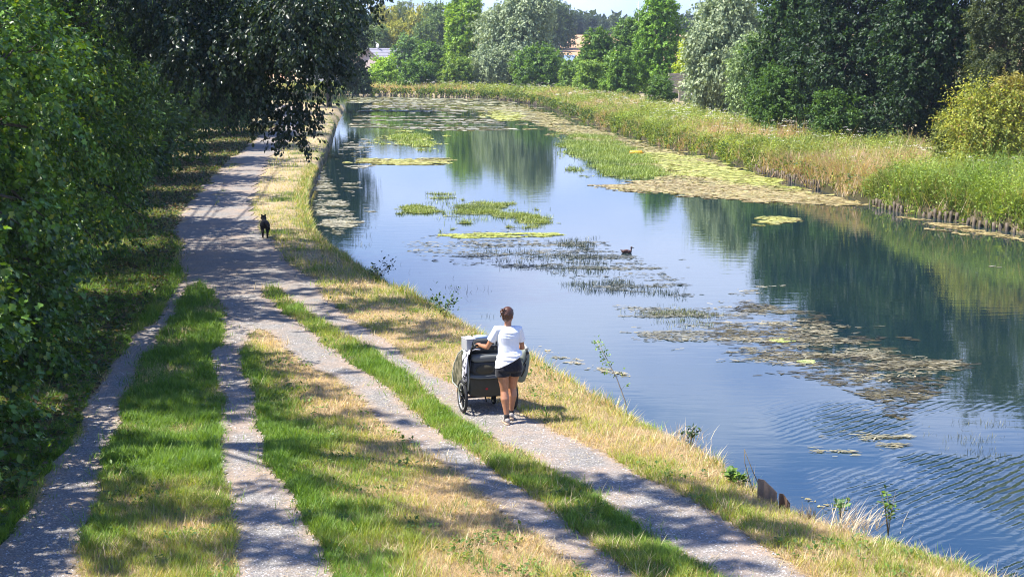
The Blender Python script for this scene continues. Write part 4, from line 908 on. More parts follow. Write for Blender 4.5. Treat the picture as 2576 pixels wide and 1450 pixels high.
stuff('dark_weed', [
    shoots([(1330, 588), (1520, 592), (1540, 625), (1480, 640), (1360, 615)], 7000, .13, .012, DR1, DR2, .41, (1.5, .6), 251),
    shoots([(1120, 640), (1300, 618), (1560, 640), (1600, 680), (1520, 705), (1380, 690), (1200, 665)], 9000, .12, .011, DR1, DR2, .43, (1.2, .5), 252),
    shoots([(1360, 705), (1560, 700), (1760, 735), (1740, 755), (1560, 750), (1380, 728)], 9000, .12, .010, DR1, DR2, .40, (1.2, .5), 253),
    shoots([(1520, 780), (1700, 762), (1880, 785), (1850, 822), (1640, 832), (1560, 820)], 12000, .10, .008, (.06, .08, .04), (.16, .19, .06), .40, (1.2, .5), 254),
    shoots([(1030, 690), (1130, 700), (1240, 745), (1230, 765), (1120, 735)], 3500, .13, .008, DR1, DR2, .42, (.8, .4), 255),
    shoots([(940, 655), (1040, 652), (1060, 690), (1000, 690)], 2200, .14, .009, DR1, DR2, .48, (.8, .4), 256),
    shoots([(1140, 760), (1230, 775), (1250, 810), (1180, 800)], 1500, .12, .007, DR1, DR2, .48, (.8, .4), 257),
    shoots([(840, 590), (950, 560), (960, 620), (900, 640)], 3000, .12, .011, DR1, DR2, .44, (.8, .4), 258),
    shoots([(2250, 1060), (2576, 1040), (2600, 1180), (2350, 1160)], 2600, .07, .006, (.05, .07, .04), (.16, .16, .08), .44, (1.2, .5), 259),
    flakes([(1120, 600), (1560, 600), (1760, 700), (1800, 760), (1500, 740), (1300, 690), (1100, 650)], 40000, .04, 2.6, (.05, .06, .05), (.2, .2, .16), .49, (2.2, .5), 0, 261),
    flakes([(950, 600), (1300, 560), (1560, 620), (1300, 700), (1000, 660)], 16000, .045, 3, (.12, .12, .1), (.3, .29, .22), .53, (2.2, .4), 0, 262),
    flakes([(1500, 760), (1900, 770), (1850, 860), (1700, 900), (1560, 860)], 14000, .03, 3, (.12, .12, .1), (.3, .29, .22), .50, (2.2, .4), 0, 263)], 'sparse dark weed stems standing out of the blue water in mid canal')
BIG = [(1720, 800), (1860, 745), (1960, 762), (2110, 790), (2250, 855), (2330, 895), (2480, 895), (2475, 935), (2380, 985), (2330, 1060), (2190, 1060), (2130, 1010), (2020, 960), (1900, 935), (1800, 915), (1740, 860)]
LOW = [(1990, 1060), (2200, 1040), (2360, 1060), (2330, 1130), (2140, 1175), (1990, 1165), (1900, 1110)]
stuff('submerged_weed', [
    flakes(BIG, 34000, .020, 6.5, (.10, .09, .045), (.44, .40, .28), .46, (1.6, .5), -.15, 271, .02, .9),
    flakes(BIG, 16000, .028, 7, (.035, .03, .012), (.12, .10, .04), .42, (2, .8), -.15, 272, .004, .5),
    flakes(LOW, 14000, .018, 7, (.12, .11, .06), (.42, .39, .26), .52, (1.4, .45), -.2, 273, .015, .7),
    flakes([(1850, 700), (2000, 720), (1960, 770), (1760, 800), (1720, 770)], 9000, .03, 3, GRY1, GRY2, .52, (1.4, .5), 0, 274)], 'large brown raft of weed just breaking the surface over the tree reflections')
stuff('floating_scraps', [
    flakes([(770, 430), (830, 425), (850, 470), (900, 530), (930, 560), (860, 600), (800, 585), (765, 520)], 70000, .042, 3.2, GRY1, (.5, .47, .34), .46, (1.6, .5), 0, 281, edge=.4),
    flakes([(850, 340), (960, 350), (980, 420), (860, 430), (820, 400)], 14000, .11, 2.6, GRY1, GRY2, .56, (2.2, .6), 0, 282),
    flakes([(1880, 546), (1990, 540), (2035, 556), (1960, 568), (1890, 562)], 14000, .06, 2.2, TAN1, YG2, .38, (2, .6), 0, 283, edge=.4),
    flakes([(2200, 530), (2350, 552), (2576, 592), (2640, 625), (2450, 590), (2280, 560)], 42000, .055, 2.4, TAN1, TAN2, .42, (2, .6), 0, 284, edge=.5),
    flakes([(2400, 650), (2480, 655), (2576, 690), (2560, 700), (2420, 668)], 5000, .05, 2.4, GRY1, GRY2, .5, (1, .5), 0, 285),
    flakes([(1560, 1010), (1720, 1080), (1880, 1185), (1960, 1225), (2060, 1240), (2180, 1300), (2050, 1300), (1800, 1150), (1600, 1050)], 30000, .022, 2.6, TAN1, (.5, .45, .22), .54, (.8, .3), .2, 286, edge=.3),
    flakes([(1330, 850), (1480, 900), (1620, 940), (1600, 960), (1420, 930), (1330, 880)], 9000, .025, 3, GRY1, TAN2, .54, (1, .4), 0, 287, edge=.3),
    flakes([(1600, 960), (1760, 980), (1820, 1080), (1700, 1080)], 7000, .022, 4, GRY1, TAN2, .60, (1, .3), 0, 288)], 'pale scraps of drifting weed along both water edges')

# ------------------------------------------------------------ small plants that can be told apart
def sapling():
    bx, by = at(1580, 1035, 0); r = empty('sapling', (bx, by, 0), 0, 'thin leaning willow sapling on the bank edge, right of the woman', 'sapling')
    bm = bmesh.new(); base = Vector((0, .1, -.25)); tip = Vector((-.49, .12, 1.08)); pts = [base, Vector((-.03, .1, .12)), Vector((-.17, .1, .50)), Vector((-.36, .12, .86)), tip]
    tube(bm, pts, [.012, .010, .008, .006, .003], 6)
    tube(bm, [(-.18, .1, .5), (-.10, .1, .6)], [.003, .001], 4); tube(bm, [(-.28, .1, .72), (-.40, .1, .74)], [.003, .001], 4); tube(bm, [(-.1, .1, .32), (-.02, .1, .42)], [.003, .001], 4)
    done('stem', bm, simple('pale_bark', (.45, .38, .30), .7), r)
    q = np.random.default_rng(4); P, D = [], []
    for c, s, m_ in ((tip, .07, 14), ((-.44, .12, .98), .08, 12), ((-.40, .12, .86), .10, 22), ((-.36, .12, .76), .09, 16), ((-.32, .1, .66), .09, 14), ((-.22, .1, .56), .05, 5), ((-.10, .1, .6), .05, 7), ((-.02, .1, .42), .04, 5)):
        for _ in range(m_): P.append(np.array(c) + q.normal(0, s * .55, 3)); D.append(q.normal(0, 1, 3))
    P, D = np.array(P), unit(np.array(D)); n = len(P)
    V, F, C = leaves(P, D, rdir(n) * .6 + (0, 0, .7), q.uniform(.03, .06, n), lerp(np.array([.10, .22, .05]), np.array([.26, .40, .12]), q.random((n, 1))), (LEAF6, LEAF6_F))
    link('foliage', np_mesh('foliage', V, F, M_LEAF, C), None, r)
sapling()
def leafplant(px, py, label, h, w, n, size, name='weed_plant', c1=(.05, .12, .02), c2=(.17, .28, .05), up=.8, z=0.0, ns=6):
    bx, by = at(px, py, z); r = empty(name, (bx, by, z), 0, label, 'plant')
    bm = bmesh.new(); P, D = [], []
    for k in range(ns):
        a = rng.uniform(0, 6.28); rr = w * rng.uniform(.2, 1); hh = h * rng.uniform(.6, 1); tp = (rr * math.cos(a), rr * math.sin(a), hh)
        tube(bm, [(0, 0, -.12), (tp[0] * .4, tp[1] * .4, hh * .5), tp], [.006, .004, .0015], 5)
        for _ in range(n // ns):
            t = rng.uniform(.25, 1.0); P.append(np.array([tp[0] * t, tp[1] * t, hh * t]) + rng.normal(0, w * .12, 3)); d = rdir(1)[0]; d[2] = abs(d[2]) * up; D.append(d)
    done('stem', bm, M_STEM, r); P, D = np.array(P), np.array(D); m_ = len(P)
    V, F, C = leaves(P, D, rdir(m_) * .5 + (0, 0, .8), size * rng.uniform(.6, 1.3, m_), lerp(np.array(c1), np.array(c2), rng.random((m_, 1))), (LEAF6, LEAF6_F))
    link('foliage', np_mesh('foliage', V, F, M_LEAF, C), None, r)
leafplant(2235, 1322, 'green bindweed-like plant with round leaves at the lower right water edge', .42, .16, 70, .055)
leafplant(1850, 1212, 'bright green rosette of long leaves beside the rusty sheet pile', .14, .16, 60, .10, up=.5)
leafplant(1118, 790, 'leafy bramble arching over the water behind the path edge', .42, .62, 150, .07, c1=(.025, .07, .02), c2=(.08, .16, .04))
leafplant(945, 700, 'small dark bramble tip hanging over the water, near the dog end', .42, .62, 110, .075, c1=(.015, .04, .015), c2=(.04, .08, .03))
leafplant(520, 418, 'isolated weedy plant at the left edge of the far path', .55, .45, 160, .10)
leafplant(105, 1165, 'tall grassy weed clump beside the left wheel track', .4, .25, 110, .08)
leafplant(35, 1265, 'broad-leaved weed at the lower left edge of the frame', .45, .3, 110, .10)
leafplant(1738, 1108, 'dark dock plant on the bank edge below the sapling', .22, .2, 70, .06, c1=(.02, .05, .02), c2=(.08, .14, .04))
leafplant(2115, 1290, 'low plant with one pale round leaf beside the dark dead stubble', .2, .2, 60, .06, c1=(.07, .17, .05), c2=(.2, .33, .12))
def drygrass(px, py, label, n, h, w, name='dry_grass_tuft', dark=False, lean=(.3, 0)):
    bx, by = at(px, py, 0); m_ = n
    x = rng.normal(0, w, m_); y = rng.normal(0, w * .6, m_); c = strawcol(m_) * (.3 if dark else 1.15)
    V, F, C = blades(x, y, np.full(m_, -.06), h * rng.uniform(.4, 1.1, m_), np.full(m_, .007), rng.uniform(0, 1.3, m_), c); V[:, 0] += lean[0] * np.maximum(V[:, 2], 0); 
    o = link(name, np_mesh(name, V, F, M_STRAW, C)); o.location = (bx, by, 0); tag(o, label, 'grass tuft')
drygrass(2145, 1318, 'pale dry grass tuft leaning over the water at the lower right', 160, .34, .16, lean=(.6, 0))
drygrass(2032, 1292, 'dark dead stubble at the water edge right of the rusty sheet pile', 90, .2, .08, dark=True, lean=(-.5, 0))
drygrass(1720, 1095, 'dry reddish stalks at the water edge under the sapling', 90, .24, .14, lean=(.4, 0))
bx, by = at(1905, 1232, 0)
r = empty('broken_reed', (bx, by, 0), 0, 'two dry brown reed stalks meeting in a point above the rusty sheet pile', 'reed')
bm = bmesh.new(); tube(bm, [(-.03, 0, -.1), (-.16, .02, .34), (-.17, .02, .52)], [.006, .005, .003], 6); done('stalk', bm, M_STEM, r)
bm = bmesh.new(); tube(bm, [(.10, 0, -.1), (-.06, .02, .24), (-.17, .03, .52)], [.007, .006, .004], 6); done('stalk', bm, M_STEM, r)
M_RUST = simple('rusted_steel', (.14, .085, .055), .85, .2, .5, 9, .004)
M_RUST_P = simple('weathered_steel', (.24, .17, .12), .8, .1, .3, 14, .003)
def sheet(px, py, w, h, label, rz, m_):
    bx, by = at(px, py, -.05); bm = bmesh.new(); t = .012
    prof = [(-w / 2, 0), (-w / 4, .05), (0, .045), (w / 4, 0), (w / 2, .02)]; tops = [h, h * .92, h * .75, h * .70, h * .45]
    rings = [[Vector((x, y, -1.0)), Vector((x, y + t, -1.0)), Vector((x, y + t, zt)), Vector((x, y, zt))] for (x, y), zt in zip(prof, tops)]
    loft(bm, rings); o = done('sheet_pile', bm, m_, None, False, .002); o.location = (bx, by, -.05); o.rotation_euler = (0, 0, rz); tag(o, label, 'sheet pile', 'rusty sheet piles of the near bank')
sheet(1928, 1258, .25, .26, 'larger bent rusty steel sheet pile sticking out of the near bank', -.6, M_RUST_P)
sheet(1972, 1282, .13, .20, 'small dark rusty steel sheet pile right beside the larger one', -.5, M_RUST)
# yellow bottle adrift
fxx, fyy = at(1600, 388, WZ); r = empty('plastic_bottle', (fxx, fyy, WZ), R(4), 'yellow plastic cylinder floating on the mat near the right bank', 'float')
M_YEL = simple('yellow_plastic', (.85, .42, .03), .35, 0, .06, 8); bm = bmesh.new()
tube(bm, [(-.37, 0, .09), (-.35, 0, .09), (.33, 0, .09), (.37, 0, .09)], [.09, .115, .115, .08], 16); done('body', bm, M_YEL, r)
bm = bmesh.new(); tube(bm, [(.36, 0, .09), (.44, 0, .09)], [.04, .04], 12); done('cap', bm, simple('orange_cap', (.5, .16, .03), .4), r)

# ------------------------------------------------------------ house, barn, fence, parked white cover, mast
M_TILE, nt, b, o_ = nodes('roof_tile')
tc = N(nt, 'ShaderNodeTexCoord').outputs['Object']; w_ = N(nt, 'ShaderNodeTexWave', bands_direction='Z'); w_.inputs['Scale'].default_value = .62; w_.inputs['Distortion'].default_value = .3; nt.links.new(tc, w_.inputs[0])
nt.links.new(mixc(nt, .5, ramp(nt, w_.outputs['Fac'], [(.2, (.16, .155, .18)), (.55, (.40, .38, .43))]), ramp(nt, noise_node(nt, 3, 3, .6, tc).outputs[0], [(.3, (.25, .24, .27)), (.7, (.42, .40, .44))])), b.inputs['Base Color']); b.inputs['Roughness'].default_value = .75
M_WALL = simple('render_wall', (.46, .38, .34), .9, 0, .15, 2); M_WHITE = simple('white_wall', (.78, .78, .76), .8, 0, .06, 2)
M_DARKW = simple('dark_trim', (.05, .03, .03), .7); M_GLASSD = simple('dark_glass', (.02, .025, .03), .1)
def house(x, y, z, w, l, hw, hr, rz, label, name='house', wall=None, roofm=None):
    """gable end faces -y; ridge runs along +y"""
    r = empty(name, (x, y, z), rz, label, 'building'); bm = bmesh.new()
    rings = [[Vector((-w / 2, yy, -1)), Vector((w / 2, yy, -1)), Vector((w / 2, yy, hw)), Vector((0, yy, hr)), Vector((-w / 2, yy, hw))] for yy in (0, l)]
    loft(bm, rings); done('wall', bm, wall or M_WALL, r, False)
    bm = bmesh.new(); t = .16; e = .45; sl = (hr - hw) / (w / 2)
    for s in (-1, 1):
        rings = [[Vector((s * .003, yy, hr + .02)), Vector((s * (w / 2 + e), yy, hw - e * sl + .02)), Vector((s * (w / 2 + e), yy, hw - e * sl + .02 + t)), Vector((s * .003, yy, hr + .02 + t))] for yy in (-.4, l + .4)]
        loft(bm, rings)
    rf = done('roof', bm, roofm or M_TILE, r, False)
    bm = bmesh.new()
    for s in (-1, 1): tube(bm, [(0, -.45, hr - .02), (s * (w / 2 + e), -.45, hw - e * sl - .02)], [.11, .11], 4)
    done('bargeboard', bm, M_DARKW, r, False)
    for wx, wz in ((-w * .18, 1.6), (w * .2, 1.6)):
        bm = bmesh.new(); box(bm, (wx, -.03, wz), (1.1, .06, 1.2)); f = done('window', bm, M_WHITE, r, False)
        bm = bmesh.new(); box(bm, (wx, -.075, wz), (.9, .02, 1.0)); done('pane', bm, M_GLASSD, f, False)
    return r, rf
Yh = 250; r, rf = house(px2x(952, Yh) - 1.2, Yh, .1, 9.5, 11, 2.6, ztop(121, Yh) - .3, R(-40), 'house with grey tiled roof and dusky gable behind the pale green shrub')
bm = bmesh.new(); hr_ = ztop(121, Yh) - .3; tube(bm, [(0, 2, hr_), (0, 2, hr_ + .9)], [.03, .03], 6); ball(bm, (.1, 1.8, hr_ + .55), .38, (1, .3, 1), u=12, v=8); tube(bm, [(0, 2, hr_ + .9), (-.9, 2.2, hr_ + 1.2)], [.03, .02], 6)
done('satellite_dish', bm, M_WHITE, r)
house(px2x(838, 240), 240, 0, 8, 8, 3.0, 4.4, R(10), 'white walled house glimpsed through the dark hanging leaves', wall=M_WHITE)
M_BLUE = simple('blue_sheet_roof', (.24, .33, .46), .5, .2, .1, 2)
zb = float(bil(np.array([14.]), np.array([305.]))[0])
r, _ = house(px2x(1440, 300) , 300, zb, 7, 9, ztop(141, 300) - zb - .9, ztop(141, 300) - zb, R(80), 'barn with a blue-grey sheet roof in front of the stubble field', 'barn', M_WALL, M_BLUE)
bm = bmesh.new(); hb = ztop(141, 300) - zb; box(bm, (0, 4.8, hb + .2), (.45, .45, 1.1)); box(bm, (0, 4.8, hb + .8), (.58, .58, .12)); done('chimney', bm, simple('brick', (.28, .14, .13), .85), r, False)
# woven fence: panels of alternating slats in wooden frames
M_FENCE = simple('weathered_slats', (.44, .36, .28), .85, 0, .3, 5)
def panel(px, Yp, py_top, label, rz=0, w=1.9, h=1.85):
    x = px2x(px, Yp); z = ztop(py_top, Yp) - h; z = max(z, 0.05)
    r = empty('fence_panel', (x, Yp, z), rz, label, 'fence', 'woven fence panels'); bm = bmesh.new()
    for k in range(11):
        zz_ = .08 + k * (h - .16) / 10
        pts = [(-w / 2 + w * j / 8, .05 * math.cos(math.pi * (j / 2.0 + k)), zz_) for j in range(9)]
        rings = [[Vector((px_, py_ - .008, pz - .075)), Vector((px_, py_ + .008, pz - .075)), Vector((px_, py_ + .008, pz + .075)), Vector((px_, py_ - .008, pz + .075))] for px_, py_, pz in pts]
        loft(bm, rings)
    done('slats', bm, M_FENCE, r, False)
    bm = bmesh.new()
    for xx in (-w / 2, w / 2): box(bm, (xx, 0, h / 2 - .2), (.09, .11, h + .5))
    for zz_ in (-.05, h + .0): box(bm, (0, 0, zz_), (w - .1, .10, .06))
    done('frame', bm, simple('frame_wood', (.5, .42, .32), .85), r, False)
panel(1702, 150, 184, 'upper woven wooden fence panel between the round bush and the tall silver willow', R(8))
panel(1728, 147.5, 203, 'lower woven wooden fence panel half hidden by the tall silver willow', R(8))
xb = px2x(1752, 146); r = empty('garden_box', (xb, 146, float(bil(np.array([xb]), np.array([146.]))[0])), R(14), 'low white box with a sloping lid beside the woven fence panel, behind the herbs', 'box')
M_CARW = simple('white_paint', (.8, .81, .82), .35, 0, .03, 3)
bm = bmesh.new(); box(bm, (0, 0, .42), (1.25, .8, .84)); done('body', bm, M_CARW, r, False, .03)
bm = bmesh.new(); loft(bm, [[Vector((x, -.44, .86)), Vector((x, .44, 1.05)), Vector((x, .44, 1.10)), Vector((x, -.44, .91))] for x in (-.67, .67)]); done('lid', bm, M_CARW, r, False, .01)
r = empty('aerial_mast', (px2x(1601, 260), 260, 0), 0, 'thin aerial mast rising above the tall dark green tree on the skyline', 'mast'); zt = ztop(8, 260)
bm = bmesh.new(); tube(bm, [(0, 0, -.5), (0, 0, zt)], [.07, .05], 8); done('pole', bm, simple('grey_steel', (.35, .36, .37), .5, .6), r)
bm = bmesh.new()
for k in range(4): tube(bm, [(-.5 + .05 * k, 0, zt - .25 - k * .32), (.5 - .05 * k, 0, zt - .25 - k * .32)], [.025, .025], 5)
done('antenna', bm, simple('aluminium', (.5, .5, .5), .4, .7), r)
# ------------------------------------------------------------ the woman pushing the trailer
M_SKIN, nt, b, o_ = nodes('skin')
tc = N(nt, 'ShaderNodeTexCoord').outputs['Object']; n_ = noise_node(nt, 14, 3, .5, tc)
nt.links.new(ramp(nt, n_.outputs[0], [(.3, (.34, .15, .075)), (.7, (.45, .215, .12))]), b.inputs['Base Color']); b.inputs['Roughness'].default_value = .45
b.inputs['Subsurface Weight'].default_value = .12; b.inputs['Subsurface Radius'].default_value = (.02, .008, .004)
M_HAIR, nt, b, o_ = nodes('hair')
tc = N(nt, 'ShaderNodeTexCoord').outputs['Object']; mp_ = N(nt, 'ShaderNodeMapping'); mp_.inputs['Scale'].default_value = (60, 60, 12); nt.links.new(tc, mp_.inputs[0]); n_ = noise_node(nt, 2, 4, .6, mp_.outputs[0], .8)
nt.links.new(ramp(nt, n_.outputs[0], [(.3, (.03, .012, .008)), (.75, (.16, .07, .04))]), b.inputs['Base Color']); b.inputs['Roughness'].default_value = .42; bump(nt, b, n_.outputs[0], .6, .004)
def cloth(name, c, rough=.85, s=300, bmp=.001, var=.08):
    m = simple(name, c, rough, 0, var, s, bmp, .2); m.node_tree.nodes['Principled BSDF'].inputs['Sheen Weight'].default_value = .15; return m
M_SHIRT = cloth('white_shirt', (.80, .81, .84)); M_SHORT = cloth('black_shorts', (.014, .014, .02), var=.3); M_SOCK = cloth('black_sock', (.015, .015, .018)); 
M_SHOE = simple('shoe_fabric', (.30, .27, .25), .8, 0, .3, 60, .002); M_SOLE = simple('shoe_sole', (.50, .36, .25), .7, 0, .15, 30)
bx, by = at(1280, 1063, 0); pz = float(bil(np.array([bx]), np.array([by]))[0]) + .012
pr = empty('person', (bx, by, pz), R(13), 'woman with a hair bun, white t-shirt and black shorts pushing a trailer along the path', 'person')
# joints, metres: x right, y ahead, z up
HIPL, HIPR = Vector((-.085, 0, .86)), Vector((.09, .02, .87))
KNL, KNR = Vector((-.065, .01, .475)), Vector((.085, .14, .49))
ANL, ANR = Vector((-.05, -.09, .085)), Vector((.07, .15, .10))
SHL, SHR = Vector((-.165, .03, 1.385)), Vector((.155, .05, 1.37))
ELL, ELR = Vector((-.30, .10, 1.12)), Vector((.235, .12, 1.09))
WRL, WRR = Vector((-.365, .33, 1.11)), Vector((.21, .36, 1.05))
bm = bmesh.new()
def lr(c, rx, ry, n=18, p=2.4):
    o = []
    for k in range(n):
        t = 2 * math.pi * k / n; cx, cy_ = math.cos(t), math.sin(t)
        o.append(Vector((c[0] + rx * math.copysign(abs(cx) ** (2 / p), cx), c[1] + ry * math.copysign(abs(cy_) ** (2 / p), cy_), c[2])))
    return o
torso = [((.0, .0, .80), .150, .100), ((.0, .0, .88), .168, .115), ((.0, .01, .98), .142, .098), ((.0, .02, 1.07), .122, .088), ((-.003, .03, 1.17), .135, .095), ((-.005, .035, 1.28), .152, .103), ((-.005, .04, 1.35), .160, .092), ((-.005, .045, 1.40), .115, .072), ((-.003, .05, 1.43), .062, .056)]
loft(bm, [lr(c, rx, ry) for c, rx, ry in torso])
tube(bm, [(-.003, .05, 1.39), (0, .058, 1.45), (.004, .07, 1.52)], [.060, .050, .054], 12)
# head turned to the right, bowed a little
HC = Vector((.008, .085, 1.585)); HR_ = Matrix.Rotation(R(-38), 3, 'Z') @ Matrix.Rotation(R(-8), 3, 'X')
def hp(x, y, z): return HC + HR_ @ Vector((x, y, z))
ball(bm, hp(0, -.008, .012), .098, (.79, .98, 1.05), HR_, 20, 14); ball(bm, hp(0, .035, -.045), .062, (.86, .9, 1.08), HR_, 16, 12); ball(bm, hp(0, .062, -.088), .022, (1.2, 1, .8), HR_)
tube(bm, [hp(0, .084, .018), hp(0, .100, -.012), hp(0, .106, -.028)], [.008, .011, .013], 8)
ball(bm, hp(-.010, .098, -.030), .009); ball(bm, hp(.010, .098, -.030), .009)
ball(bm, hp(0, .086, -.055), .014, (1.7, .7, .5), HR_); ball(bm, hp(0, .084, -.066), .013, (1.5, .7, .5), HR_)
for s in (-1, 1):
    ball(bm, hp(s * .030, .080, .012), .013, (1.2, .6, .7), HR_); ball(bm, hp(s * .03, .082, .032), .010, (2, .7, .5), HR_)
    ball(bm, hp(s * .079, -.005, -.012), .026, (.32, .72, 1.2), HR_ @ Matrix.Rotation(s * R(18), 3, 'Z')); ball(bm, hp(s * .077, 0, -.036), .010)
# legs
def leg(h, k, a, side):
    limb(bm, [h + Vector((side * .008, 0, -.04)), h.lerp(k, .3) + Vector((side * .01, .004, 0)), h.lerp(k, .75), k], [.100, .094, .070, .059], 14)
    cm = k.lerp(a, .30) + Vector((side * .006, -.018, 0))
    limb(bm, [k, cm, k.lerp(a, .62) + Vector((0, -.006, 0)), k.lerp(a, .88), a], [.058, .065, .048, .035, .036], 14)
leg(HIPL, KNL, ANL, -1); leg(HIPR, KNR, ANR, 1)
for s, h in ((-1, HIPL), (1, HIPR)): ball(bm, h + Vector((0, -.05, -.005)), .078, (1, .9, .95))
FDL = Matrix.Rotation(R(4), 3, 'Z'); FDR = Matrix.Rotation(R(-8), 3, 'Z') @ Matrix.Rotation(R(-6), 3, 'X')
for a, M_ in ((ANL, FDL), (ANR, FDR)):
    f = lambda x, y, z: a + M_ @ Vector((x, y, z))
    limb(bm, [f(0, -.03, -.035), f(0, .06, -.045), f(.005, .13, -.058)], [.034, .034, .024], 10)
# arms
for S_, E_, W_ in ((SHL, ELL, WRL), (SHR, ELR, WRR)):
    limb(bm, [S_, S_.lerp(E_, .35), S_.lerp(E_, .8), E_], [.052, .045, .037, .035], 12)
    limb(bm, [E_, E_.lerp(W_, .28), E_.lerp(W_, .7), W_], [.036, .038, .028, .023], 12)
# hands closed on the handlebar: palm over the bar, four fingers round it, thumb under
def hand(W_, side, gd):
    gd = gd.normalized(); fw = Vector((-.1 * side, 1, -.05)).normalized(); fw = (fw - gd * fw.dot(gd)).normalized(); up_ = gd.cross(fw); 
    if up_.z < 0: up_ = -up_
    H = lambda g_, f_, u_: W_ + gd * g_ + fw * f_ + up_ * u_
    rings = []
    for f_, hw, hh in ((-.005, .022, .017), (.03, .034, .016), (.062, .040, .014), (.078, .040, .011)):
        rings.append([H(hw * math.cos(t), f_, .012 + hh * math.sin(t)) for t in [2 * math.pi * k / 12 for k in range(12)]])
    loft(bm, rings)
    for j, (g_, ln, rd) in enumerate(((-.031, .92, .0088), (-.010, 1.0, .0092), (.011, .95, .0088), (.031, .78, .0078))):
        p = [H(g_, .070, .012), H(g_ * 1.05, .070 + .030 * ln, .004), H(g_ * 1.06, .070 + .034 * ln, -.022 * ln), H(g_ * 1.05, .060 + .010 * ln, -.036 * ln), H(g_ * 1.05, .048, -.034)]
        limb(bm, p, [rd * 1.08, rd, rd * .96, rd * .9, rd * .8], 8)
    s = -1 if side > 0 else 1           # thumb on the inner side of the palm
    limb(bm, [H(s * .024, .018, .006), H(s * .044, .038, -.010), H(s * .040, .058, -.026), H(s * .026, .068, -.036)], [.013, .0115, .010, .0085], 8)
    return H(0, .070, -.014)
GL = hand(WRL, -1, Vector((1, .1, 0))); GR = hand(WRR, 1, Vector((1, -.1, 0)))
fuse('body', bm, M_SKIN, pr, .0055, 3)
# shirt: loose body, two sleeves, fine creases, hem lower on the left
bm = bmesh.new()
sh = [((-.004, -.006, .905), .204, .160), ((-.004, -.004, .98), .188, .142), ((-.002, .012, 1.07), .158, .118), ((-.004, .025, 1.17), .157, .117), ((-.005, .03, 1.28), .176, .122), ((-.005, .035, 1.355), .182, .110), ((-.005, .042, 1.405), .140, .088), ((-.003, .048, 1.435), .074, .070)]
loft(bm, [lr(c, rx, ry, 24) for c, rx, ry in sh])
for S_, E_ in ((SHL, ELL), (SHR, ELR)):
    tube(bm, [S_.lerp(Vector((0, .04, 1.37)), .35), S_ + Vector((0, 0, .006)), S_.lerp(E_, .35), S_.lerp(E_, .62)], [.070, .068, .066, .069], 16)
def shirtfold(V):
    x, y, z = V[:, 0].copy(), V[:, 1].copy(), V[:, 2].copy()
    f = fnoise(x * 1.0 + z * .55, z + x * .7, .05, 7, 3) - .5
    k = .011 * np.clip(1.25 - np.abs(z - 1.0) / .16, .25, 1)
    w = .007 * np.sin((z + .5 * x) * 95) * np.exp(-((z - .99) / .06) ** 2) + .006 * np.sin((z * 1.0 + .1 * x) * 150) * np.exp(-((z - 1.33) / .05) ** 2) * np.exp(-(x / .06) ** 2) 
    r = np.maximum(np.hypot(x, y - .02), 1e-3)
    V[:, 0] += x / r * (f * k + w); V[:, 1] += (y - .02) / r * (f * k + w)
    low = np.clip((1.12 - z) / .18, 0, 1); V[:, 2] += low * (x * .50 + .02)
    return V
fuse('shirt', bm, M_SHIRT, pr, .007, 3, shirtfold)
bm = bmesh.new(); rings = []
for c, rx, ry in (((0, .008, 1.08), .128, .092), ((0, .003, 1.02), .150, .108), ((0, 0, .96), .172, .128), ((0, -.008, .88), .194, .150), ((0, -.006, .80), .198, .152), ((0, 0, .765), .18, .125)): rings.append(lr(c, rx, ry, 24))
loft(bm, rings)
for h, k, s in ((HIPL, KNL, -1), (HIPR, KNR, 1)):
    tube(bm, [h + Vector((s * .006, -.006, -.02)), h.lerp(k, .2) + Vector((s * .008, 0, 0)), h.lerp(k, .40) + Vector((s * .008, 0, 0))], [.112, .116, .114], 18)
def shortfold(V):
    f = fnoise(V[:, 0] * 1.5 + V[:, 2], V[:, 2] * .6 + V[:, 1], .05, 9, 2) - .5; V[:, 1] += f * .012; return V
fuse('shorts', bm, M_SHORT, pr, .007, 2, shortfold)
# hair: cap over the skull, strands drawn up into a bun
bm = bmesh.new()
ball(bm, hp(0, -.022, .024), .105, (.84, .96, 1.02), HR_, 20, 14); ball(bm, hp(0, -.055, -.03), .066, (1.0, .8, 1.0), HR_); ball(bm, hp(0, .02, .075), .055, (1.25, 1.1, .6), HR_)
hb_ = hp(-.030, -.100, .045)
for k in range(7):
    a = k * .9; ball(bm, hb_ + Vector((.024 * math.cos(a), -.010 + .006 * k % .02, .026 * math.sin(a))), .027)
tube(bm, [hb_ + Vector((-.01, -.02, .03)), hb_ + Vector((-.03, -.03, .055)), hb_ + Vector((-.05, -.02, .05))], [.010, .008, .004], 6)
tube(bm, [hb_ + Vector((-.02, -.01, -.02)), hb_ + Vector((-.045, -.01, -.05)), hb_ + Vector((-.035, 0, -.085))], [.012, .009, .004], 6)
tube(bm, [hb_ + Vector((.0, -.02, .03)), hb_ + Vector((.01, -.03, .06)), hb_ + Vector((.03, -.02, .068))], [.010, .008, .004], 6)
def hairf(V): return V + (fnoise(V[:, 0] * 3 + V[:, 1], V[:, 2] + V[:, 1] * 2, .03, 3, 2)[:, None] - .5) * .008
fuse('hair', bm, M_HAIR, pr, .005, 2, hairf)
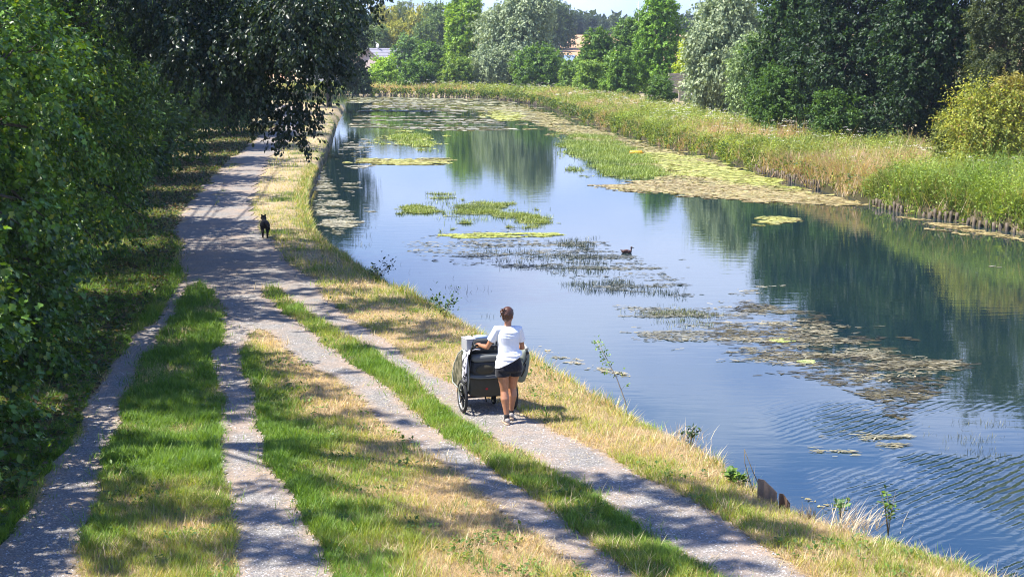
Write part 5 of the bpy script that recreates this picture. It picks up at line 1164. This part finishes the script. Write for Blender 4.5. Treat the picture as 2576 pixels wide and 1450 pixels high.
for a, M_, s in ((ANL, FDL, -1), (ANR, FDR, 1)):
    f = lambda x, y, z: a + M_ @ Vector((x, y, z))
    bm = bmesh.new(); tube(bm, [f(0, 0, .06), f(0, 0, .03), f(0, -.002, -.02), f(0, .03, -.04)], [.038, .041, .043, .040], 12); done('sock', bm, M_SOCK, pr)
    bm = bmesh.new(); limb(bm, [f(0, -.045, -.025), f(0, .0, -.020), f(.002, .07, -.040), f(.006, .135, -.052)], [.036, .043, .041, .032], 12)
    sho = fuse('shoe', bm, M_SHOE, pr, .006, 3)
    bm = bmesh.new(); out = [(0, -.090, .030), (.6, -.075, .03), (1, -.03, 0), (.92, .03, 0), (1.1, .10, 0), (.85, .155, 0), (0, .180, 0), (-.85, .155, 0), (-1.0, .10, 0), (-.92, .03, 0), (-1, -.03, 0), (-.6, -.075, 0)]
    loft(bm, [[f(x * .040, y, zz_) for x, y, _ in out] for zz_ in (-.092, -.070, -.056)]); done('sole', bm, M_SOLE, sho)

# ------------------------------------------------------------ the child trailer / stroller
M_OLIVE = cloth('olive_canvas', (.062, .055, .036), var=.3); M_GREYC = cloth('grey_canvas', (.16, .17, .165), var=.15); M_DKGREY = cloth('dark_grey_cloth', (.045, .048, .05), var=.2)
M_TUBE = simple('black_tube', (.012, .012, .013), .35, .3, .1); M_TYRE = simple('tyre_rubber', (.016, .016, .017), .85, 0, .2, 60); M_RIM = simple('silver_rim', (.75, .75, .76), .3, .6, .03)
M_RED = simple('red_reflector', (.45, .02, .02), .25); M_REDAX = simple('red_anodised', (.25, .02, .03), .4, .6)
M_CAMO, nt, b, o_ = nodes('patterned_mesh'); tc = N(nt, 'ShaderNodeTexCoord').outputs['Object']; n_ = noise_node(nt, 9, 3, .6, tc)
nt.links.new(ramp(nt, n_.outputs[0], [(.38, (.035, .04, .022)), (.5, (.13, .12, .07)), (.62, (.24, .21, .15))]), b.inputs['Base Color']); b.inputs['Roughness'].default_value = .7
M_PATT, nt, b, o_ = nodes('black_white_fabric'); tc = N(nt, 'ShaderNodeTexCoord').outputs['Object']; n_ = noise_node(nt, 11, 4, .65, tc, .6)
nt.links.new(ramp(nt, n_.outputs[0], [(.44, (.75, .72, .76)), (.5, (.68, .66, .72)), (.53, (.03, .03, .035)), (.7, (.02, .02, .025))]), b.inputs['Base Color']); b.inputs['Roughness'].default_value = .85
ax_, ay_ = at(1227, 1034, 0); tz = float(bil(np.array([ax_]), np.array([ay_]))[0]) + .012
tr = empty('child_trailer', (ax_, ay_, tz), R(17), 'olive and grey two-wheeled child trailer with a handlebar, pushed by the woman', 'trailer')
def wheel(x, y, r, w, name='wheel', spokes=5, fat=.024):
    wr = bpy.data.objects.new(name, bpy.data.meshes.new(name)); COL.objects.link(wr); wr.parent = tr; bpy.data.objects.remove(wr)
    bm = bmesh.new(); n = 40; m_ = 10
    def torus(R_, rr, sx_=1.0, seg=m_):
        vs_ = [[bm.verts.new((x + rr * sx_ * math.cos(q_), y + (R_ + rr * math.sin(q_)) * math.cos(p_), r + (R_ + rr * math.sin(q_)) * math.sin(p_))) for q_ in [2 * math.pi * j / seg for j in range(seg)]] for p_ in [2 * math.pi * i_ / n for i_ in range(n)]]
        for i_ in range(n):
            for j in range(seg): bm.faces.new((vs_[i_][j], vs_[(i_ + 1) % n][j], vs_[(i_ + 1) % n][(j + 1) % seg], vs_[i_][(j + 1) % seg]))
    # wheel = hub and spokes, with tyre and rim as its own pieces
    for k in range(spokes):
        a = 2 * math.pi * k / spokes + .3; tube(bm, [(x, y, r), (x, y + (r - fat * 1.6) * math.cos(a), r + (r - fat * 1.6) * math.sin(a))], [.017, .013], 6)
    tube(bm, [(x - w * .8, y, r), (x + w * .8, y, r)], [.03, .03], 14)
    wo = done(name, bm, M_TUBE, tr)
    bm = bmesh.new(); torus(r - fat, fat); done('tyre', bm, M_TYRE, wo)
    bm = bmesh.new(); torus(r - fat * 2.4, fat * .7, .9); done('rim', bm, M_RIM, wo)
wheel(-.395, 0, .25, .035, spokes=6); wheel(.395, 0, .25, .035, spokes=6)
wheel(-.27, .38, .115, .03, spokes=5, fat=.018); wheel(.20, .38, .115, .03, spokes=5, fat=.018)
bm = bmesh.new(); tube(bm, [(-.36, 0, .235), (.36, 0, .235)], [.013, .013], 10); done('axle', bm, M_REDAX, tr)
bm = bmesh.new()
for s in (-1, 1):
    tube(bm, [(s * .33, -.03, .23), (s * .33, .30, .24), (s * .30, .75, .30)], [.014, .014, .014], 8)                     # lower rails
    tube(bm, [(s * .335, -.03, .23), (s * .325, -.09, .50), (s * .30, -.10, .74), (s * .27, -.02, .90), (s * .25, .2, .92)], [.014] * 5, 8)
    tube(bm, [(s * .25, .2, .92), (s * .27, .6, .66), (s * .30, .75, .30)], [.013] * 3, 8)
    tube(bm, [(s * .33, -.02, .235), (s * .36, -.02, .27), (s * .365, 0, .235)], [.012] * 3, 8)
for a_, b_ in (((-.33, -.03, .23), (.33, -.03, .23)), ((-.27, -.02, .90), (.27, -.02, .90)), ((-.30, .75, .30), (.30, .75, .30)), ((-.27, .30, .24), (-.27, .38, .13)), ((.20, .30, .24), (.20, .38, .13)), ((-.33, .3, .24), (.33, .3, .24)), ((-.05, -.03, .23), (-.03, -.05, .15))):
    tube(bm, [a_, b_], [.012, .012], 8)
done('frame', bm, M_TUBE, tr)
# canvas tub with a drooping rear panel, arched side panels, roof
bm = bmesh.new()
loft(bm, [[Vector((-.30, y, .27)), Vector((-.15, y, .25)), Vector((.15, y, .25)), Vector((.30, y, .27)), Vector((.315, y, z1)), Vector((.1, y, z1 - .02)), Vector((-.1, y, z1 - .02)), Vector((-.315, y, z1))] for y, z1 in ((-.115, .53), (-.10, .55), (.30, .52), (.74, .48))])
def tubf(V): return V + np.stack([np.zeros(len(V)), -.02 * np.exp(-((V[:, 2] - .38) / .09) ** 2) * (V[:, 1] < -.05) + .012 * (fnoise(V[:, 0], V[:, 2], .07, 2, 3) - .5), np.zeros(len(V))], 1)
fuse('rear_panel', bm, M_OLIVE, tr, .009, 2, tubf)
bm = bmesh.new(); rim_ = [(-.32, -.12, .56), (-.2, -.135, .545), (0, -.14, .535), (.2, -.135, .545), (.32, -.12, .56)]; tube(bm, rim_, [.014] * 5, 8)
loft(bm, [[Vector((-.31, y, z)), Vector((.31, y, z)), Vector((.30, y, z + .02)), Vector((-.30, y, z + .02))] for y, z in ((-.125, .55), (-.02, .57), (.12, .62))]); done('tray_cover', bm, M_GREYC, tr)
for s in (-1, 1):
    prof = [(-.10, .36), (-.13, .52), (-.12, .70), (-.07, .83), (.03, .91), (.18, .93), (.42, .82), (.66, .62), (.78, .44), (.78, .30), (.35, .27), (.05, .29)]
    cx_, cz_ = .3, .6
    bm = bmesh.new(); loft(bm, [[Vector((s * xo, cx_ + (y - cx_) * k_, cz_ + (z - cz_) * k_)) for y, z in prof] for xo, k_ in ((.315, 1.0), (.345, .97), (.365, .80))])
    done('side_panel', bm, M_CAMO, tr, False, .006)
    bm = bmesh.new(); pp = [(s * .34, y, z) for y, z in prof]; tube(bm, pp + [pp[0]], [.015] * (len(pp) + 1), 8); done('piping', bm, simple('grey_piping', (.34, .36, .33), .7), tr)
bm = bmesh.new()
loft(bm, [[Vector((-.31, y, z)), Vector((.31, y, z)), Vector((.31, y, z + .015)), Vector((-.31, y, z + .015))] for y, z in ((-.02, .87), (.08, .905), (.2, .925), (.42, .82), (.66, .62), (.78, .44), (.78, .32))]); done('canopy', bm, M_GREYC, tr)
bm = bmesh.new(); loft(bm, [[Vector((-.30, y, z)), Vector((.30, y, z)), Vector((.30, y + .05, z)), Vector((-.30, y + .05, z))] for y, z in ((.06, .60), (.02, .75), (.0, .86))]); done('seat_back', bm, M_DKGREY, tr)
bm = bmesh.new(); ball(bm, (-.06, -.160, .375), .022, (1, .35, .8), u=12, v=8); done('reflector', bm, M_RED, tr)
# handlebar through both hands (hands given in the woman's own axes)
Mp = Matrix.Translation((bx, by, pz)) @ Matrix.Rotation(R(13), 4, 'Z'); Mt = Matrix.Translation((ax_, ay_, tz)) @ Matrix.Rotation(R(17), 4, 'Z')
gl, gr = Mt.inverted() @ (Mp @ GL), Mt.inverted() @ (Mp @ GR); dv_ = (gr - gl).normalized()
bm = bmesh.new()
lo, hi = gl - dv_ * .06, gr + dv_ * .06
tube(bm, [Vector((-.29, -.06, .84)), Vector((-.30, -.16, .98)), lo + Vector((-.0, .06, -.01)), lo, gl, gl.lerp(gr, .5), gr, hi, hi + Vector((0, .06, -.01)), Vector((.30, -.16, .98)), Vector((.29, -.06, .84))], [.013, .013, .014, .015, .016, .014, .016, .015, .014, .013, .013], 10)
done('handlebar', bm, M_TUBE, tr)
# black and white cloth over the left flank
def drape(pts_in, wid, mat, name, label, cat):
    bm = bmesh.new(); rings = []
    for i_, (x, y, z, w) in enumerate(pts_in):
        rings.append([Vector((x + .012 * math.cos(j * 1.3 + i_), y + w * (j / 7 - .5), z + .010 * math.sin(j * 2.1 + i_ * .7))) for j in range(8)] + [Vector((x + .022 + .010 * math.cos(j * 1.3 + i_), y + w * (j / 7 - .5), z + .012 + .010 * math.sin(j * 2.1 + i_ * .7))) for j in range(7, -1, -1)])
    loft(bm, rings); o = done(name, bm, mat, None); o.matrix_world = Mt; tag(o, label, cat); return o
dr = drape([(-.16, .03, .955, .22), (-.24, .02, .965, .26), (-.32, -.0, .945, .30), (-.375, -.04, .84, .30), (-.40, -.09, .70, .25), (-.41, -.11, .58, .18), (-.405, -.12, .47, .12)], .2, M_PATT, 'blanket', 'black and white patterned cloth hung over the left rear corner of the trailer', 'blanket')
# luggage on the trailer
def bag(c, s, mat, name, label, rz=0, cat='bag', rnd=.35, rx=0):
    r = empty(name, Mt @ Vector(c), R(17) + rz, label, cat); r.rotation_euler.x = rx
    bm = bmesh.new(); n = 20; rings = []
    for z in (0, .06, .2, .5, .8, .94, 1):
        k = 1 - rnd * .5 * abs(2 * z - 1) ** 3; rings.append([Vector((v.x, v.y, v.z)) for v in lr((0, 0, (z) * s[2]), s[0] / 2 * k, s[1] / 2 * k, n, 4)])
    loft(bm, rings); bd = done('body', bm, mat, r); return r
b1_ = bag((-.03, -.04, .59), (.50, .20, .18), M_DKGREY, 'duffel_bag', 'dark grey stuffed bag lying in the rear tray of the trailer')
bm = bmesh.new(); ball(bm, (-.05, -.095, .08), .10, (1.5, .35, .75)); done('pocket', bm, M_OLIVE, b1_)
b2_ = bag((-.03, -.03, .78), (.50, .22, .10), M_GREYC, 'folded_blanket', 'grey folded cover lying on top of the dark bag behind the trailer seat')
b3_ = bag((-.02, .06, .935), (.50, .24, .17), M_DKGREY, 'cool_bag', 'dark soft bag strapped on the trailer roof in front of the woman', rnd=.25)
bm = bmesh.new(); box(bm, (0, -.125, .08), (.5, .01, .015)); box(bm, (.12, -.126, .085), (.03, .012, .14)); done('strap', bm, M_GREYC, b3_)
cb = empty('carton', Mt @ Vector((-.27, .10, .94)), R(22), 'light grey open box standing on the left end of the trailer roof', 'box')
M_BOXG = simple('grey_box', (.36, .36, .37), .6, 0, .08, 6); bm = bmesh.new(); box(bm, (0, 0, .085), (.15, .24, .17)); done('body', bm, M_BOXG, cb, False, .012)
bm = bmesh.new(); box(bm, (.0, 0, .178), (.156, .246, .012)); done('lid', bm, simple('pale_lid', (.48, .48, .50), .5), cb, False, .003)
th = empty('towel', Mt @ Vector((-.08, .10, 1.105)), R(10), 'pale blue folded towel lying between the light grey box and her forearm', 'towel')
bm = bmesh.new(); loft(bm, [[Vector((x, y, z)) for x, y, z in ((-.1, yy, 0), (.1, yy, 0), (.11, yy, .03), (0, yy, .045), (-.11, yy, .03))] for yy in (-.06, 0, .06)]); done('cloth', bm, cloth('pale_blue_cloth', (.42, .55, .75)), th, True)
# roll-top pannier hung on the right flank
pb = empty('pannier_bag', Mt @ Vector((.455, -.06, .45)), R(17), 'grey-green roll-top pannier bag hanging on the right side of the trailer', 'bag'); pb.rotation_euler.y = R(10)
M_PAN = simple('pannier_fabric', (.16, .185, .16), .6, 0, .12, 5, .003)
bm = bmesh.new(); rings = []
for z, w, d in ((0, .06, .14), (.03, .085, .17), (.15, .105, .20), (.32, .10, .205), (.44, .085, .19), (.49, .05, .18), (.515, .035, .17)): rings.append(lr((.0, 0, z), w, d, 20, 3.2))
loft(bm, rings); bo = done('body', bm, M_PAN, pb)
bm = bmesh.new(); tube(bm, [(0, -.18, .525), (0, 0, .54), (0, .18, .525)], [.028, .032, .028], 10); done('roll_top', bm, simple('pale_roll', (.42, .43, .40), .5, 0, .1, 8), pb)
for z0_, z1_, yy in ((.10, .30, -.207), (.28, .46, -.207)):
    bm = bmesh.new(); tube(bm, [(-.02, yy + .005, z0_), (.012, yy - .002, (z0_ + z1_) / 2), (.02, yy + .012, z1_)], [.026, .026, .026], 4, .3); done('strap', bm, M_TUBE, pb)
bm = bmesh.new(); box(bm, (.012, -.195, .47), (.045, .02, .03)); done('buckle', bm, M_TUBE, pb, False, .004)

# ------------------------------------------------------------ the dog, seen from behind, and the duck
M_FUR, nt, b, o_ = nodes('black_fur'); tc = N(nt, 'ShaderNodeTexCoord').outputs['Object']; mp_ = N(nt, 'ShaderNodeMapping'); mp_.inputs['Scale'].default_value = (40, 14, 40); nt.links.new(tc, mp_.inputs[0]); n_ = noise_node(nt, 3, 4, .7, mp_.outputs[0])
nt.links.new(ramp(nt, n_.outputs[0], [(.3, (.003, .003, .004)), (.7, (.016, .015, .017))]), b.inputs['Base Color']); b.inputs['Roughness'].default_value = .75; b.inputs['Specular IOR Level'].default_value = .2; bump(nt, b, n_.outputs[0], .9, .01)
dx_, dy_ = at(667, 598, 0); dz_ = float(bil(np.array([dx_]), np.array([dy_]))[0]) + .015
dg_ = empty('dog', (dx_, dy_, dz_), R(10), 'shaggy black dog walking away along the right edge of the path', 'dog'); dg_.scale = (.9, .9, .86)
bm = bmesh.new()
limb(bm, [(0, -.26, .45), (0, -.12, .44), (0, .10, .43), (0, .27, .44)], [.128, .128, .145, .13], 16); ball(bm, (0, .18, .39), .12, (.9, 1.2, 1.05))
limb(bm, [(0, .30, .47), (-.02, .40, .56), (-.03, .46, .62)], [.085, .075, .078], 12)
ball(bm, (-.03, .49, .60), .092, (1.05, 1.1, .95)); limb(bm, [(-.035, .54, .61), (-.045, .62, .585), (-.05, .655, .58)], [.045, .034, .026], 10)
for s in (-1, 1):
    tube(bm, [(-.03 + s * .05, .475, .69), (-.03 + s * .072, .465, .715), (-.03 + s * .080, .46, .735)], [.034, .024, .006], 8)
def hind(s, st):
    limb(bm, [(s * .065, -.24, .44), (s * .078, -.20 + st, .31)], [.100, .064], 12)                       # thigh to knee, knee ahead
    limb(bm, [(s * .078, -.20 + st, .30), (s * .075, -.31 + st, .185)], [.056, .038], 10)                # back to the hock
    limb(bm, [(s * .075, -.31 + st, .18), (s * .072, -.285 + st, .05)], [.036, .032], 10)
    limb(bm, [(s * .072, -.28 + st, .028), (s * .072, -.225 + st, .022)], [.028, .022], 10)
def fore(s, st):
    limb(bm, [(s * .07, .22, .40), (s * .075, .19 + st * .4, .28)], [.062, .042], 12); limb(bm, [(s * .075, .19 + st * .4, .28), (s * .073, .21 + st, .15), (s * .072, .20 + st, .045)], [.038, .027, .023], 10)
    limb(bm, [(s * .072, .21 + st, .026), (s * .072, .255 + st, .02)], [.028, .022], 10)
hind(-1, .05); hind(1, -.05); fore(-1, -.07); fore(1, .08)
limb(bm, [(0, -.33, .50), (.05, -.40, .49), (.10, -.43, .42), (.125, -.43, .34), (.12, -.42, .29)], [.036, .042, .045, .038, .016], 10)
def furf(V):
    f = fnoise(V[:, 0] * 2 + V[:, 1], V[:, 2] * .6 - V[:, 1], .04, 13, 3) - .5; u = unit(V - np.array([0, 0, .42]) * 1.0 - V * np.array([0, 1, 0])); return V + u * (f * .035)[:, None]
fuse('body', bm, M_FUR, dg_, .010, 2, furf)
ux, uy = at(1577.5, 636, WZ); dk = empty('duck', (ux, uy, WZ), R(6), 'small brown duck swimming to the right in open water', 'duck')
M_DUCK, nt, b, o_ = nodes('duck_feathers'); tc = N(nt, 'ShaderNodeTexCoord').outputs['Object']; n_ = noise_node(nt, 38, 4, .7, tc)
nt.links.new(ramp(nt, n_.outputs[0], [(.35, (.03, .016, .014)), (.6, (.13, .055, .04)), (.8, (.2, .12, .07))]), b.inputs['Base Color']); b.inputs['Roughness'].default_value = .7
bm = bmesh.new(); limb(bm, [(-.13, 0, .045), (-.05, 0, .04), (.05, 0, .035), (.10, 0, .035)], [.045, .062, .060, .042], 14); ball(bm, (-.03, 0, .06), .06, (1.7, .95, .8))
limb(bm, [(-.12, 0, .06), (-.175, 0, .085), (-.20, 0, .10)], [.035, .018, .008], 8)
limb(bm, [(.10, 0, .05), (.125, 0, .10), (.12, 0, .145)], [.034, .022, .021], 10); limb(bm, [(.125, 0, .165), (.145, 0, .162)], [.029, .024], 12)
fuse('body', bm, M_DUCK, dk, .005, 3)
bm = bmesh.new(); tube(bm, [(.155, 0, .16), (.18, 0, .152), (.212, 0, .144)], [.013, .011, .008], 8, .9); done('bill', bm, simple('duck_bill', (.12, .09, .03), .5), dk)
bm = bmesh.new(); ball(bm, (-.05, .050, .065), .03, (2.6, .45, 1.0)); ball(bm, (-.05, -.050, .065), .03, (2.6, .45, 1.0)); done('wing', bm, M_DUCK, dk)

# ------------------------------------------------------------ summer haze
HAZE = True
if HAZE:
    bm = bmesh.new(); box(bm, (0, 470, 18.25), (1810, 1080, 40.5)); hz = done('haze', bm, None, None, False)
    m, nt, b, o_ = nodes('haze'); nt.nodes.remove(b); pv = N(nt, 'ShaderNodeVolumePrincipled'); pv.inputs['Color'].default_value = (.66, .80, 1.0, 1); pv.inputs['Density'].default_value = .00022; pv.inputs['Anisotropy'].default_value = .2
    nt.links.new(pv.outputs[0], o_.inputs['Volume']); hz.data.materials.append(m); tag(hz, kind='stuff')
